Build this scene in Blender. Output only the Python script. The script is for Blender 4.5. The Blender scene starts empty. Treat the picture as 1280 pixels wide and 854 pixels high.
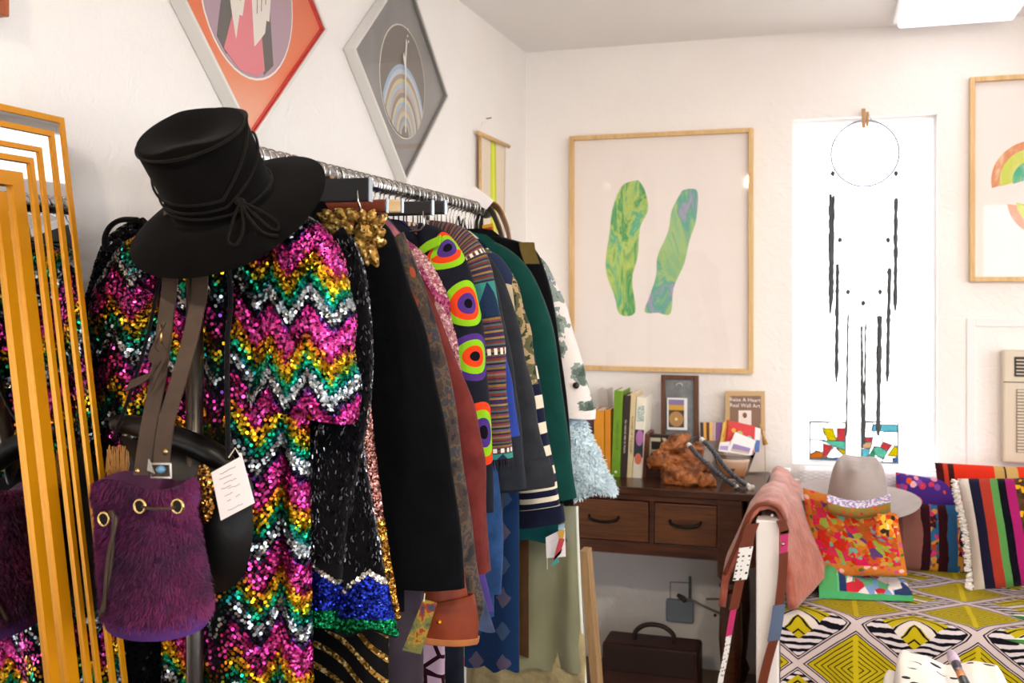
import bpy, bmesh, math, random
import numpy as np
from mathutils import Vector, Matrix, Euler
SC = bpy.context.scene
COL = SC.collection
PI = math.pi
# ------------------------------------------------------------------ camera, world, lights, exposure
YAW = math.radians(17.3); F = 1280.0; EYE = 1.52; HZ = 365.0
cam = bpy.data.cameras.new('camera'); camo = bpy.data.objects.new('camera', cam); COL.objects.link(camo)
camo.location = (0, 0, EYE); camo.rotation_euler = (PI/2, 0, YAW)
cam.lens = 36; cam.sensor_width = 36; cam.shift_y = -(427-HZ)/1280; cam.clip_start = 0.02
cam.dof.use_dof = True; cam.dof.focus_distance = 2.0; cam.dof.aperture_fstop = 6.3
SC.camera = camo
w = bpy.data.worlds.new('world'); SC.world = w; w.use_nodes = True
bg = w.node_tree.nodes['Background']; bg.inputs[0].default_value = (0.93, 0.965, 1.0, 1); bg.inputs[1].default_value = 5.0
SC.view_settings.view_transform = 'Standard'; SC.view_settings.look = 'None'; SC.view_settings.gamma = 1
SC.view_settings.use_curve_mapping = False
SC.view_settings.exposure = 0.62
SC.cycles.max_bounces = 8; SC.cycles.diffuse_bounces = 4; SC.cycles.glossy_bounces = 4; SC.cycles.transparent_max_bounces = 12
SC.cycles.sample_clamp_indirect = 6.0; SC.cycles.use_denoising = True
SC.cycles.caustics_reflective = False; SC.cycles.caustics_refractive = False
def portal(loc, rot, sx, sy):
    l = bpy.data.lights.new('daylight_opening', 'AREA'); l.shape = 'RECTANGLE'; l.size = sx; l.size_y = sy
    l.cycles.is_portal = True
    o = bpy.data.objects.new('daylight_opening', l); COL.objects.link(o); o.location = loc; o.rotation_euler = rot
# storefront behind the camera and the slim window in the back wall
portal((1.7, -2.25, 1.55), (-PI/2, 0, PI), 2.2, 1.7)
portal((0.121, 4.36, 1.52), (-PI/2, 0, 0), 0.53, 1.36)
portal((3.05, 0.6, 1.4), (0, PI/2, 0), 2.0, 3.8)
# ------------------------------------------------------------------ helpers: pixels to points on planes of the room
def ray(px, py):
    dx = (px-640)/F; dz = (HZ-py)/F
    return (-math.sin(YAW)+math.cos(YAW)*dx, math.cos(YAW)+math.sin(YAW)*dx, dz)
def at_y(px, py, Y):
    r = ray(px, py); t = Y/r[1]; return Vector((r[0]*t, Y, EYE+r[2]*t))
def at_x(px, py, X):
    r = ray(px, py); t = X/r[0]; return Vector((X, r[1]*t, EYE+r[2]*t))
def at_z(px, py, Z):
    r = ray(px, py); t = (Z-EYE)/r[2]; return Vector((r[0]*t, r[1]*t, Z))
def lin(c): return c/12.92 if c <= 0.04045 else ((c+0.055)/1.055)**2.4
def H(s):
    s = s.lstrip('#'); return tuple(lin(int(s[i:i+2], 16)/255) for i in (0, 2, 4)) + (1.0,)
# ------------------------------------------------------------------ node materials
class S:
    def __init__(s, m, k): s.m, s.k = m, k
    def __add__(s, o): return s.m.op('ADD', s, o)
    def __radd__(s, o): return s.m.op('ADD', o, s)
    def __sub__(s, o): return s.m.op('SUBTRACT', s, o)
    def __rsub__(s, o): return s.m.op('SUBTRACT', o, s)
    def __mul__(s, o): return s.m.op('MULTIPLY', s, o)
    def __rmul__(s, o): return s.m.op('MULTIPLY', o, s)
    def __truediv__(s, o): return s.m.op('DIVIDE', s, o)
    def __lt__(s, o): return s.m.op('LESS_THAN', s, o)
    def __gt__(s, o): return s.m.op('GREATER_THAN', s, o)
class Mt:
    def __init__(s, name, rough=0.6, metal=0.0, spec=0.5):
        s.mat = bpy.data.materials.new(name); s.mat.use_nodes = True
        s.nt = s.mat.node_tree; s.b = s.nt.nodes['Principled BSDF']
        s.set('Roughness', rough); s.set('Metallic', metal); s.set('Specular IOR Level', spec)
    def n(s, t, **kw):
        x = s.nt.nodes.new(t)
        for k, v in kw.items(): setattr(x, k, v)
        return x
    def put(s, sock, v):
        if isinstance(v, S): s.nt.links.new(v.k, sock)
        elif isinstance(v, str): sock.default_value = H(v)
        elif isinstance(v, tuple) and len(v) == 3 and sock.type == 'RGBA': sock.default_value = v+(1,)
        else: sock.default_value = v
    def set(s, name, v): s.put(s.b.inputs[name], v); return s
    def op(s, o, a, b=None, c=None):
        x = s.n('ShaderNodeMath', operation=o); s.put(x.inputs[0], a)
        if b is not None: s.put(x.inputs[1], b)
        if c is not None: s.put(x.inputs[2], c)
        return S(s, x.outputs[0])
    def fr(s, a): return s.op('FRACT', a)
    def ab(s, a): return s.op('ABSOLUTE', a)
    def sin(s, a): return s.op('SINE', a)
    def flo(s, a): return s.op('FLOOR', a)
    def mx(s, a, b): return s.op('MAXIMUM', a, b)
    def mn(s, a, b): return s.op('MINIMUM', a, b)
    def tri(s, a): return s.op('PINGPONG', a, 0.5)*2.0
    def ln(s, a, b): return s.op('SQRT', a*a+b*b)
    def coord(s, kind='UV'):
        x = s.n('ShaderNodeTexCoord'); return S(s, x.outputs[kind])
    def xyz(s, kind='UV'):
        x = s.n('ShaderNodeSeparateXYZ'); s.put(x.inputs[0], s.coord(kind)); return [S(s, q) for q in x.outputs]
    def vec(s, a, b, c=0.0):
        x = s.n('ShaderNodeCombineXYZ')
        for i, q in enumerate((a, b, c)): s.put(x.inputs[i], q)
        return S(s, x.outputs[0])
    def noise(s, sc, vec=None, det=3, rough=0.55, dist=0.0, col=False):
        x = s.n('ShaderNodeTexNoise'); s.put(x.inputs['Vector'], vec or s.coord('Object'))
        s.put(x.inputs['Scale'], sc); x.inputs['Detail'].default_value = det; x.inputs['Roughness'].default_value = rough
        x.inputs['Distortion'].default_value = dist
        return S(s, x.outputs[1 if col else 0])
    def vor(s, sc, vec=None, feat='F1', out='Distance', rnd=1.0):
        x = s.n('ShaderNodeTexVoronoi', feature=feat); s.put(x.inputs['Vector'], vec or s.coord('Object'))
        s.put(x.inputs['Scale'], sc); x.inputs['Randomness'].default_value = rnd
        return S(s, x.outputs[out])
    def wave(s, sc, vec=None, dist=3.0, det=2.0, direction='X'):
        x = s.n('ShaderNodeTexWave', bands_direction=direction); s.put(x.inputs['Vector'], vec or s.coord('Object'))
        x.inputs['Scale'].default_value = sc; x.inputs['Distortion'].default_value = dist; x.inputs['Detail'].default_value = det
        return S(s, x.outputs[1])
    def attr(s, name):
        x = s.n('ShaderNodeAttribute', attribute_name=name); return S(s, x.outputs[0])
    def mix(s, f, a, b):
        x = s.n('ShaderNodeMix', data_type='RGBA'); s.put(x.inputs[0], f); s.put(x.inputs[6], a); s.put(x.inputs[7], b)
        return S(s, x.outputs[2])
    def ramp(s, f, stops, interp='CONSTANT'):
        x = s.n('ShaderNodeValToRGB'); s.put(x.inputs[0], f); r = x.color_ramp; r.interpolation = interp
        while len(r.elements) < len(stops): r.elements.new(0.5)
        for e, (p, c) in zip(r.elements, stops): e.position = p; e.color = H(c) if isinstance(c, str) else c+(1,)
        return S(s, x.outputs[0])
    def red(s, c):
        x = s.n('ShaderNodeSeparateColor'); s.put(x.inputs[0], c); return S(s, x.outputs[0])
    def bump(s, h, st=0.3, d=0.002):
        x = s.n('ShaderNodeBump'); s.put(x.inputs['Height'], h); x.inputs['Strength'].default_value = st; x.inputs['Distance'].default_value = d
        s.put(s.b.inputs['Normal'], S(s, x.outputs[0])); return s
    def col(s, c): return s.set('Base Color', c)
def plain(name, c, rough=0.6, metal=0.0, var=0.0, sc=30, bump=0.0, spec=0.5):
    m = Mt(name, rough, metal, spec)
    if var:
        q = H(c)[:3]; d = tuple(x*(1-var) for x in q); l = tuple(min(1, x*(1+var)) for x in q)
        m.col(m.ramp(m.noise(sc), [(0.3, d), (0.7, l)], 'LINEAR'))
    else: m.col(c)
    if bump: m.bump(m.noise(sc*4), bump, 0.002)
    return m.mat
def fabric(name, c, rough=0.95, sheen=0.25, var=0.12, weave=900, bump=0.35, m=None, color=None, spec=0.04):
    m = m or Mt(name, rough, 0, spec)
    m.set('Roughness', rough); m.set('Specular IOR Level', spec)
    if color is None:
        q = H(c)[:3]; d = tuple(x*(1-var) for x in q); l = tuple(min(1, x*(1+var)) for x in q)
        color = m.ramp(m.noise(25, det=5), [(0.3, d), (0.7, l)], 'LINEAR')
    m.col(color)
    m.set('Sheen Weight', sheen*.25); m.set('Sheen Roughness', 0.5)
    m.bump(m.noise(weave, det=2)*0.3+m.noise(40, det=3)*0.6+m.noise(9, det=3, dist=0.6)*2.2, bump, 0.006)
    return m.mat
def wood(name, c1, c2, sc=6, rough=0.45, axis=0, stretch=14):
    m = Mt(name, rough)
    x, y, z = m.xyz('Object'); q = [x, y, z]
    v = [q[i]*(1.0 if i == axis else stretch) for i in range(3)]
    f = m.noise(sc, m.vec(*v), det=6, rough=0.65, dist=0.6)
    m.col(m.ramp(f, [(0.3, c1), (0.68, c2)], 'LINEAR')); m.bump(f, 0.25, 0.002)
    return m.mat
def glassy(name, tint=(1, 1, 1), gloss=0.08):
    m = bpy.data.materials.new(name); m.use_nodes = True; nt = m.node_tree; nt.nodes.clear()
    o = nt.nodes.new('ShaderNodeOutputMaterial'); t = nt.nodes.new('ShaderNodeBsdfTransparent'); g = nt.nodes.new('ShaderNodeBsdfGlossy')
    t.inputs[0].default_value = tuple(tint)+(1,); g.inputs['Roughness'].default_value = 0.03
    fr = nt.nodes.new('ShaderNodeFresnel'); fr.inputs[0].default_value = 1.45
    ml = nt.nodes.new('ShaderNodeMath'); ml.operation = 'MULTIPLY'; ml.inputs[1].default_value = gloss/0.05
    ge = nt.nodes.new('ShaderNodeNewGeometry'); iv = nt.nodes.new('ShaderNodeMath'); iv.operation = 'SUBTRACT'; iv.inputs[0].default_value = 1; nt.links.new(ge.outputs['Backfacing'], iv.inputs[1])
    m3 = nt.nodes.new('ShaderNodeMath'); m3.operation = 'MULTIPLY'; nt.links.new(ml.outputs[0], m3.inputs[0]); nt.links.new(iv.outputs[0], m3.inputs[1])
    mx = nt.nodes.new('ShaderNodeMixShader'); nt.links.new(fr.outputs[0], ml.inputs[0]); nt.links.new(m3.outputs[0], mx.inputs[0])
    nt.links.new(t.outputs[0], mx.inputs[1]); nt.links.new(g.outputs[0], mx.inputs[2]); nt.links.new(mx.outputs[0], o.inputs[0])
    return m
def glow(name, c, st):
    m = Mt(name, 0.5); m.col(c); m.set('Emission Color', c); m.set('Emission Strength', st); return m.mat
# ------------------------------------------------------------------ mesh building
class MB:
    def __init__(s): s.v, s.f, s.uv, s.fc = [], [], [], None
    def grid(s, P, nu, nv, uv=None, wrap=False):
        """P(i/nu, j/nv) -> point; quads in rows; wrap joins the last column to the first"""
        o = len(s.v); W = nu if wrap else nu+1
        for j in range(nv+1):
            for i in range(W): s.v.append(tuple(P(i/nu, j/nv)))
        U = uv or (lambda a, b: (a, b))
        for j in range(nv):
            for i in range(nu):
                a = o+j*W+i; b = o+j*W+(i+1) % W if wrap else a+1
                c = b+W; d = a+W
                s.f.append((a, d, c, b))
                s.uv.append((U(i/nu, j/nv), U(i/nu, (j+1)/nv), U((i+1)/nu, (j+1)/nv), U((i+1)/nu, j/nv)))
        return s
    def face(s, pts, uv=None):
        o = len(s.v); s.v += [tuple(p) for p in pts]; s.f.append(tuple(range(o, o+len(pts))))
        s.uv.append(uv or [(0, 0)]*len(pts)); return s
    def box(s, c, d, R=None):
        o = len(s.v); c = Vector(c)
        for x in (-.5, .5):
            for y in (-.5, .5):
                for z in (-.5, .5):
                    p = Vector((x*d[0], y*d[1], z*d[2])); p = (R @ p if R else p)+c; s.v.append(tuple(p))
        for q in ((0, 1, 3, 2), (4, 6, 7, 5), (0, 4, 5, 1), (2, 3, 7, 6), (0, 2, 6, 4), (1, 5, 7, 3)):
            s.f.append(tuple(o+k for k in q)); s.uv.append([(0, 0), (1, 0), (1, 1), (0, 1)])
        return s
    def b2(s, lo, hi): return s.box([(a+b)/2 for a, b in zip(lo, hi)], [abs(b-a) for a, b in zip(lo, hi)])
    def tube(s, pts, r, n=8, caps=True, flat=None):
        """round tube (or flat strap, flat=(half width vector fn, ...)) along a polyline"""
        pts = [Vector(p) for p in pts]; o = len(s.v); m = len(pts)
        rr = r if hasattr(r, '__len__') else [r]*m
        up = None; L = 0
        for i, p in enumerate(pts):
            t = (pts[min(i+1, m-1)]-pts[max(i-1, 0)]).normalized()
            if up is None:
                up = Vector((0, 0, 1)) if abs(t.z) < 0.9 else Vector((1, 0, 0))
            a = t.cross(up).normalized(); b = a.cross(t).normalized(); up = b
            for k in range(n):
                an = 2*PI*k/n; s.v.append(tuple(p+a*math.cos(an)*rr[i]+b*math.sin(an)*rr[i]))
        ls = [0]
        for i in range(1, m): ls.append(ls[-1]+(pts[i]-pts[i-1]).length)
        for i in range(m-1):
            for k in range(n):
                q = (k+1) % n
                s.f.append((o+i*n+k, o+i*n+q, o+(i+1)*n+q, o+(i+1)*n+k))
                s.uv.append(((k/n, ls[i]), ((k+1)/n, ls[i]), ((k+1)/n, ls[i+1]), (k/n, ls[i+1])))
        if caps:
            s.f.append(tuple(o+k for k in range(n))[::-1]); s.uv.append([(0, 0)]*n)
            s.f.append(tuple(o+(m-1)*n+k for k in range(n))); s.uv.append([(0, 0)]*n)
        return s
    def strap(s, pts, wv, th=0.002):
        """flat strap: pts centre line, wv half-width vector (one or per point), closed thin box section"""
        pts = [Vector(p) for p in pts]; m = len(pts); o = len(s.v); ls = [0]
        for i in range(1, m): ls.append(ls[-1]+(pts[i]-pts[i-1]).length)
        for i, p in enumerate(pts):
            wvi = Vector(wv[i] if isinstance(wv, list) else wv); t = (pts[min(i+1, m-1)]-pts[max(i-1, 0)]).normalized()
            nn = t.cross(wvi).normalized()*th
            for q in (p-wvi-nn, p+wvi-nn, p+wvi+nn, p-wvi+nn): s.v.append(tuple(q))
        for i in range(m-1):
            for k in range(4):
                q = (k+1) % 4; u0, u1 = (0, 1) if k in (0, 2) else (0, 0)
                if k == 2: u0, u1 = 1, 0
                s.f.append((o+i*4+k, o+i*4+q, o+(i+1)*4+q, o+(i+1)*4+k))
                s.uv.append(((u0, ls[i]), (u1, ls[i]), (u1, ls[i+1]), (u0, ls[i+1])))
        s.f.append((o, o+3, o+2, o+1)); s.uv.append([(0, 0)]*4)
        e = o+(m-1)*4; s.f.append((e, e+1, e+2, e+3)); s.uv.append([(0, 0)]*4)
        return s
    def lathe(s, prof, n=24, c=(0, 0, 0), M=None):
        def P(u, v):
            k = v*(len(prof)-1); i = min(int(k), len(prof)-2); f = k-i
            r = prof[i][0]*(1-f)+prof[i+1][0]*f; z = prof[i][1]*(1-f)+prof[i+1][1]*f
            p = Vector((r*math.cos(2*PI*u), r*math.sin(2*PI*u), z)); p = M @ p if M else p
            return p+Vector(c)
        return s.grid(P, n, len(prof)-1, wrap=True)
    def prism(s, pts, to3, t0, t1):
        """outline pts (2D, ccw) between depths t0 and t1; to3(x, y, t) -> point"""
        n = len(pts); o = len(s.v)
        s.v += [tuple(to3(x, y, t0)) for x, y in pts]+[tuple(to3(x, y, t1)) for x, y in pts]
        s.f.append(tuple(range(o, o+n))); s.uv.append([tuple(p) for p in pts])
        s.f.append(tuple(range(o+2*n-1, o+n-1, -1))); s.uv.append([tuple(p) for p in pts[::-1]])
        for i in range(n):
            j = (i+1) % n; s.f.append((o+i, o+n+i, o+n+j, o+j)); s.uv.append([tuple(pts[i]), tuple(pts[i]), tuple(pts[j]), tuple(pts[j])])
        return s
    def xf(s, M):
        s.v = [tuple(M @ Vector(p)) for p in s.v]; return s
def to_mesh(name, mb, base=(0, 0, 0), smooth=True):
    me = bpy.data.meshes.new(name); bx, by, bz = base
    me.from_pydata([(x-bx, y-by, z-bz) for x, y, z in mb.v], [], mb.f)
    if mb.uv and len(mb.uv) == len(mb.f):
        L = me.uv_layers.new(name='UVMap'); L.data.foreach_set('uv', np.array([c for f in mb.uv for p in f for c in p[:2]], dtype=np.float32))
    if mb.fc is not None:
        a = me.attributes.new('col', 'FLOAT_COLOR', 'FACE'); a.data.foreach_set('color', np.asarray(mb.fc, dtype=np.float32).ravel())
    if smooth: me.polygons.foreach_set('use_smooth', [True]*len(me.polygons))
    me.update(); return me
def obj(name, mb, mat, parent=None, base=(0, 0, 0), smooth=False, bevel=0.0, kind=None, label=None, sub=0, solid=0.0, fix=False):
    me = to_mesh(name, mb, base, smooth)
    if fix:
        bm = bmesh.new(); bm.from_mesh(me); bmesh.ops.recalc_face_normals(bm, faces=bm.faces); bm.to_mesh(me); bm.free()
    o = bpy.data.objects.new(name, me); COL.objects.link(o); me.materials.append(mat)
    if parent: o.parent = parent
    if solid: q = o.modifiers.new('s', 'SOLIDIFY'); q.thickness = solid; q.offset = 0
    if sub: q = o.modifiers.new('d', 'SUBSURF'); q.levels = sub; q.render_levels = sub
    if bevel: q = o.modifiers.new('b', 'BEVEL'); q.width = bevel; q.segments = 2; q.limit_method = 'ANGLE'
    if kind: o['kind'] = kind
    if label: o['label'] = label
    return o
class T:
    """a thing: an empty at its base with parts as children"""
    def __init__(s, name, label, cat, base, group=None):
        s.o = bpy.data.objects.new(name, None); COL.objects.link(s.o); s.base = Vector(base); s.o.location = s.base
        s.o.empty_display_size = 0.05
        s.o['label'] = label; s.o['category'] = cat
        if group: s.o['group'] = group
    def part(s, name, mb, mat, par=None, **kw): return obj(name, mb, mat, par or s.o, s.base, **kw)
    def text(s, name, body, mat, size, M, par=None, ext=0.0004, align='CENTER', sx=1.0):
        cu = bpy.data.curves.new(name, 'FONT'); cu.body = body; cu.size = size; cu.extrude = ext; cu.align_x = align; cu.align_y = 'CENTER'
        cu.resolution_u = 2
        tmp = bpy.data.objects.new(name, cu); COL.objects.link(tmp); dg = bpy.context.evaluated_depsgraph_get(); dg.update()
        me = bpy.data.meshes.new_from_object(tmp.evaluated_get(dg)); bpy.data.objects.remove(tmp); bpy.data.curves.remove(cu)
        me.transform(Matrix.Translation(-s.base) @ M @ Matrix.Diagonal((sx, 1, 1, 1))); me.materials.clear(); me.materials.append(mat); me.name = name
        o = bpy.data.objects.new(name, me); COL.objects.link(o); o.parent = par or s.o; return o
def solo(name, label, cat, mb, mat, base, group=None, **kw):
    o = obj(name, mb, mat, None, base, **kw); o.location = base; o['label'] = label; o['category'] = cat
    if group: o['group'] = group
    return o
def dup(root, loc=None, label=None, name=None):
    r = root.copy(); COL.objects.link(r)
    if loc is not None: r.location = loc
    if label: r['label'] = label
    for ch in list(root.children):
        c = ch.copy(); COL.objects.link(c); c.parent = r
        for g in list(ch.children):
            d = g.copy(); COL.objects.link(d); d.parent = c
    return r
def struct(name, mb, mat, parent=None, **kw):
    o = obj(name, mb, mat, parent, **kw); o['kind'] = 'structure'; return o
def spline(pts, n):
    """smooth points along a polyline (Catmull-Rom)"""
    p = [Vector(q) for q in pts]; out = []
    for k in range(n+1):
        t = k/n*(len(p)-1); i = min(int(t), len(p)-2); f = t-i
        a = p[max(i-1, 0)]; b = p[i]; c = p[i+1]; d = p[min(i+2, len(p)-1)]
        out.append(0.5*((2*b)+(c-a)*f+(2*a-5*b+4*c-d)*f*f+(3*b-a-3*c+d)*f**3))
    return out
def lerp(a, b, t): return a+(b-a)*t
def tab(x, t):
    """piecewise linear table [(x, y), ...]"""
    if x <= t[0][0]: return t[0][1]
    for (a, p), (b, q) in zip(t, t[1:]):
        if x <= b: return p+(q-p)*(x-a)/(b-a)
    return t[-1][1]
def samples(P, n, rng, u0=0, u1=1, v0=0, v1=1, flip=1):
    """n random points on P(u, v) with normals and their (u, v)"""
    ps, ns, uvs = [], [], []; e = 1e-3
    for _ in range(n):
        u = rng.uniform(u0, u1); v = rng.uniform(v0, v1); p = Vector(P(u, v))
        nn = (Vector(P(u+e, v))-p).cross(Vector(P(u, v+e))-p)
        if nn.length < 1e-12: continue
        ps.append(p); ns.append(nn.normalized()*flip); uvs.append((u, v))
    return ps, ns, uvs
def discs(ps, ns, cols, r, rng, seg=6, tilt=0.35, lift=0.001):
    mb = MB(); fc = []
    for p, n, c in zip(ps, ns, cols):
        n = (n+Vector((rng.gauss(0, tilt), rng.gauss(0, tilt), rng.gauss(0, tilt)))).normalized()
        a = n.orthogonal().normalized(); b = n.cross(a); o = len(mb.v); q = p+n*lift
        for k in range(seg):
            an = 2*PI*k/seg; mb.v.append(tuple(q+a*(r*math.cos(an))+b*(r*math.sin(an))))
        mb.f.append(tuple(range(o, o+seg))); fc.append(c)
    mb.fc = fc; mb.uv = []; return mb
def hair(ps, ns, ln, wd, rng, droop=0.5, spread=0.5):
    mb = MB()
    for p, n in zip(ps, ns):
        d = (n+Vector((rng.gauss(0, spread), rng.gauss(0, spread), rng.gauss(0, spread)-droop))).normalized()
        l = ln*rng.uniform(0.6, 1.2); s = d.orthogonal().normalized()*wd; o = len(mb.v)
        m = p+d*l*0.55+n*l*0.12; t = p+d*l+Vector((0, 0, -droop*l*0.3))
        mb.v += [tuple(p-s), tuple(p+s), tuple(m+s*.7), tuple(m-s*.7), tuple(t)]
        mb.f += [(o, o+1, o+2, o+3), (o+3, o+2, o+4)]
    mb.uv = []; return mb
# ------------------------------------------------------------------ the room
WL, WB, WR, WF, CZ = -1.238, 4.17, 3.0, -2.2, 2.536
def plaster():
    m = Mt('white_plaster', 0.75, 0, 0.3)
    m.col(m.ramp(m.noise(3, det=6), [(0.3, '#f6f0ec'), (0.7, '#f9f5f2')], 'LINEAR'))
    m.bump(m.noise(16, det=7, rough=0.6, dist=0.8)*1.0+m.noise(120, det=3)*0.15, 0.5, 0.01); return m.mat
M_wall = plaster()
M_ceil = plain('ceiling_paint', '#faf7f6', 0.8)
M_trimw = plain('white_paint', '#f1eeee', 0.5)
M_floor = wood('dark_floor', '#5a4634', '#8a6d50', 3, 0.4, 1, 10)
M_frame_w = plain('window_frame_paint', '#f6f6f8', 0.4)
M_glass = glassy('window_glass')
WX0, WX1, WZ0, WZ1 = -0.143, 0.385, 0.846, 2.196      # slim window opening
TH = 0.2
struct('floor', MB().b2((WL-.2, WF-.2, -.1), (WR+.2, WB+.2, 0)), M_floor)
struct('ceiling', MB().b2((WL-.2, WF-.2, CZ), (WR+.2, WB+.2, CZ+.1)), M_ceil)
struct('wall_left', MB().b2((WL-.2, WF-.2, 0), (WL, WB+.2, CZ)), M_wall)
wb = MB()
wb.b2((WL, WB, 0), (WX0, WB+TH, CZ)).b2((WX1, WB, 0), (WR, WB+TH, CZ))
wb.b2((WX0, WB, 0), (WX1, WB+TH, WZ0)).b2((WX0, WB, WZ1), (WX1, WB+TH, CZ))
wall_back = struct('wall_back', wb, M_wall)
wr = MB(); RY0, RY1, RZ0, RZ1 = -1.3, 2.5, 0.4, 2.4
wr.b2((WR, WF-.2, 0), (WR+.15, RY0, CZ)).b2((WR, RY1, 0), (WR+.15, WB+.2, CZ)).b2((WR, RY0, 0), (WR+.15, RY1, RZ0)).b2((WR, RY0, RZ1), (WR+.15, RY1, CZ))
struct('wall_right', wr, M_wall)
wf = MB(); FX0, FX1, FZ0, FZ1 = 0.6, 2.8, 0.7, 2.4
wf.b2((WL, WF-.15, 0), (FX0, WF, CZ)).b2((FX1, WF-.15, 0), (WR, WF, CZ)).b2((FX0, WF-.15, 0), (FX1, WF, FZ0)).b2((FX0, WF-.15, FZ1), (FX1, WF, CZ))
struct('wall_front', wf, M_wall)
# slim window: frame set deep in the reveal, one pane
g = MB(); fy = WB+.05
g.b2((WX0, fy, WZ0), (WX0+.012, fy+.05, WZ1)).b2((WX1-.012, fy, WZ0), (WX1, fy+.05, WZ1)).b2((WX0+.012, fy, WZ0), (WX1-.012, fy+.05, WZ0+.012)).b2((WX0+.012, fy, WZ1-.012), (WX1-.012, fy+.05, WZ1))
win = struct('window_1', g, M_frame_w)
obj('pane', MB().b2((WX0+.012, fy+.02, WZ0+.012), (WX1-.012, fy+.026, WZ1-.012)), M_glass, win)
def bigwin(name, axis, a0, a1, z0, z1, p, n):
    mk = (lambda a, t, z: (a, p+t, z)) if axis == 'x' else (lambda a, t, z: (p+t, a, z))
    g = MB(); k = .06
    for i in range(n+1):
        a = lerp(a0, a1-k, i/n); g.b2(mk(a, 0, z0), mk(a+k, .06, z1))
    g.b2(mk(a0, 0, z0), mk(a1, .06, z0+k)); g.b2(mk(a0, 0, z1-k), mk(a1, .06, z1))
    o = struct(name, g, M_frame_w)
    for i in range(n):
        obj('pane', MB().b2(mk(lerp(a0, a1-k, i/n)+k, .027, z0+k), mk(lerp(a0, a1-k, (i+1)/n), .033, z1-k)), M_glass, o)
bigwin('window_2', 'x', FX0, FX1, FZ0, FZ1, WF-.1, 3)
bigwin('window_3', 'y', RY0, RY1, RZ0, RZ1, WR+.05, 3)
# pavement outside
struct('pavement', MB().b2((-30, -30, -.25), (30, WF-.2, -.12)).b2((-30, WB+.3, -.25), (30, 30, -.12)).b2((WR+.25, WF-.2, -.25), (30, WB+.3, -.12)), plain('pale_paving', '#c9c5bf', 0.9))
# shallow plaster surround round the air conditioner
p0 = at_y(1208, 398, WB)
tr = MB(); x0, z1 = p0.x, p0.z
tr.b2((x0, WB-.006, .55), (x0+.03, WB, z1)).b2((x0+.03, WB-.006, z1-.03), (x0+.62, WB, z1)).b2((x0+.59, WB-.006, .55), (x0+.62, WB, z1-.03))
struct('trim_1', tr, M_trimw, bevel=.002)
# ceiling light box
M_diff = glow('lit_diffuser', '#fbf8ff', 1.3)
M_housing = plain('light_housing', '#e9e6e6', 0.5)
cl = T('ceiling_light', 'white rectangular box light mounted on the ceiling above the slim window', 'ceiling light', (0.42, 3.4, CZ))
cl.part('housing', MB().b2((.215, 2.72, CZ-.03), (.64, 4.03, CZ)), M_housing, bevel=.004)
cl.part('diffuser', MB().b2((.235, 2.74, CZ-.05), (.62, 4.01, CZ-.03)), M_diff, bevel=.008)
# track spotlights behind the camera
M_lamp = plain('lamp_metal', '#dcdcdc', 0.35, 0.6); M_bulb = glow('lamp_bulb', '#ffe3b8', 30)
for i, (x, y, tx, ty, where) in enumerate([(-.62, -.2, -.5, 1.6, 'nearest the clothes rail'), (.35, .3, 0, 2.2, 'in the middle of the row'), (1.3, .8, .6, 3.2, 'nearest the right wall')]):
    L = T('spot_lamp', 'white ceiling spot lamp with warm bulb, '+where, 'lamp', (x, y, CZ), 'ceiling spot lamps')
    d = (Vector((tx, ty, 1.0))-Vector((x, y, CZ-.1))).normalized(); p = Vector((x, y, CZ-.09))
    L.part('stem', MB().tube([(x, y, CZ), (x, y, CZ-.08)], .008, 8), M_lamp)
    L.part('shade', MB().tube([p-d*.04, p-d*.02, p+d*.05], [.02, .033, .04], 14, caps=False), M_lamp, smooth=True, solid=.003)
    L.part('bulb', MB().lathe([(0, -.02), (.018, -.015), (.026, 0), (.018, .015), (0, .02)], 12, p+d*.02), M_bulb, smooth=True)
    l = bpy.data.lights.new('spot_light', 'SPOT'); l.energy = 40; l.color = (1, .83, .62); l.spot_size = 1.6; l.spot_blend = .8; l.shadow_soft_size = .04
    o = bpy.data.objects.new('spot_light', l); COL.objects.link(o); o.location = p+d*.06; o.rotation_euler = d.to_track_quat('-Z', 'Y').to_euler()
# ------------------------------------------------------------------ left wall: mirror, diamond pictures, hanging
M_gold = Mt('gold_lacquer', 0.3, 0.35); M_gold.col('#dd920a'); M_gold = M_gold.mat
M_mirror = Mt('mirror_silver', 0.02, 1.0); M_mirror.col('#d8dadc'); M_mirror = M_mirror.mat
lean = math.atan(.12/.88); MT = T('mirror', 'tall mirror in a frame of stepped gold and mirrored bands leaning on the wall', 'mirror', (-.99, .98, 0))
ML = 1.815; MWD = .78; ye = 1.365
def mpt(s, t, d):  # s from the edge by the rail towards the camera, t up the slope, d out of the face
    b = Vector((-1.205+ML*math.sin(lean), ye-s, 0)); upv = Vector((-math.sin(lean), 0, math.cos(lean))); nv = Vector((math.cos(lean), 0, math.sin(lean)))
    return b+upv*t+nv*d
def ringband(i0, i1, d0, d1):
    mb = MB()
    def rc(i): return [(i, i), (MWD-i, i), (MWD-i, ML-i), (i, ML-i)]
    A, B = rc(i0), rc(i1)
    for k in range(4):
        q = (k+1) % 4
        a, b, c, d = A[k], A[q], B[q], B[k]
        lo = [mpt(*p, d0) for p in (a, b, c, d)]; hi = [mpt(*p, d1) for p in (a, b, c, d)]
        mb.face(hi); mb.face([lo[0], lo[1], hi[1], hi[0]]); mb.face([lo[3], hi[3], hi[2], lo[2]])
    return mb
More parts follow.
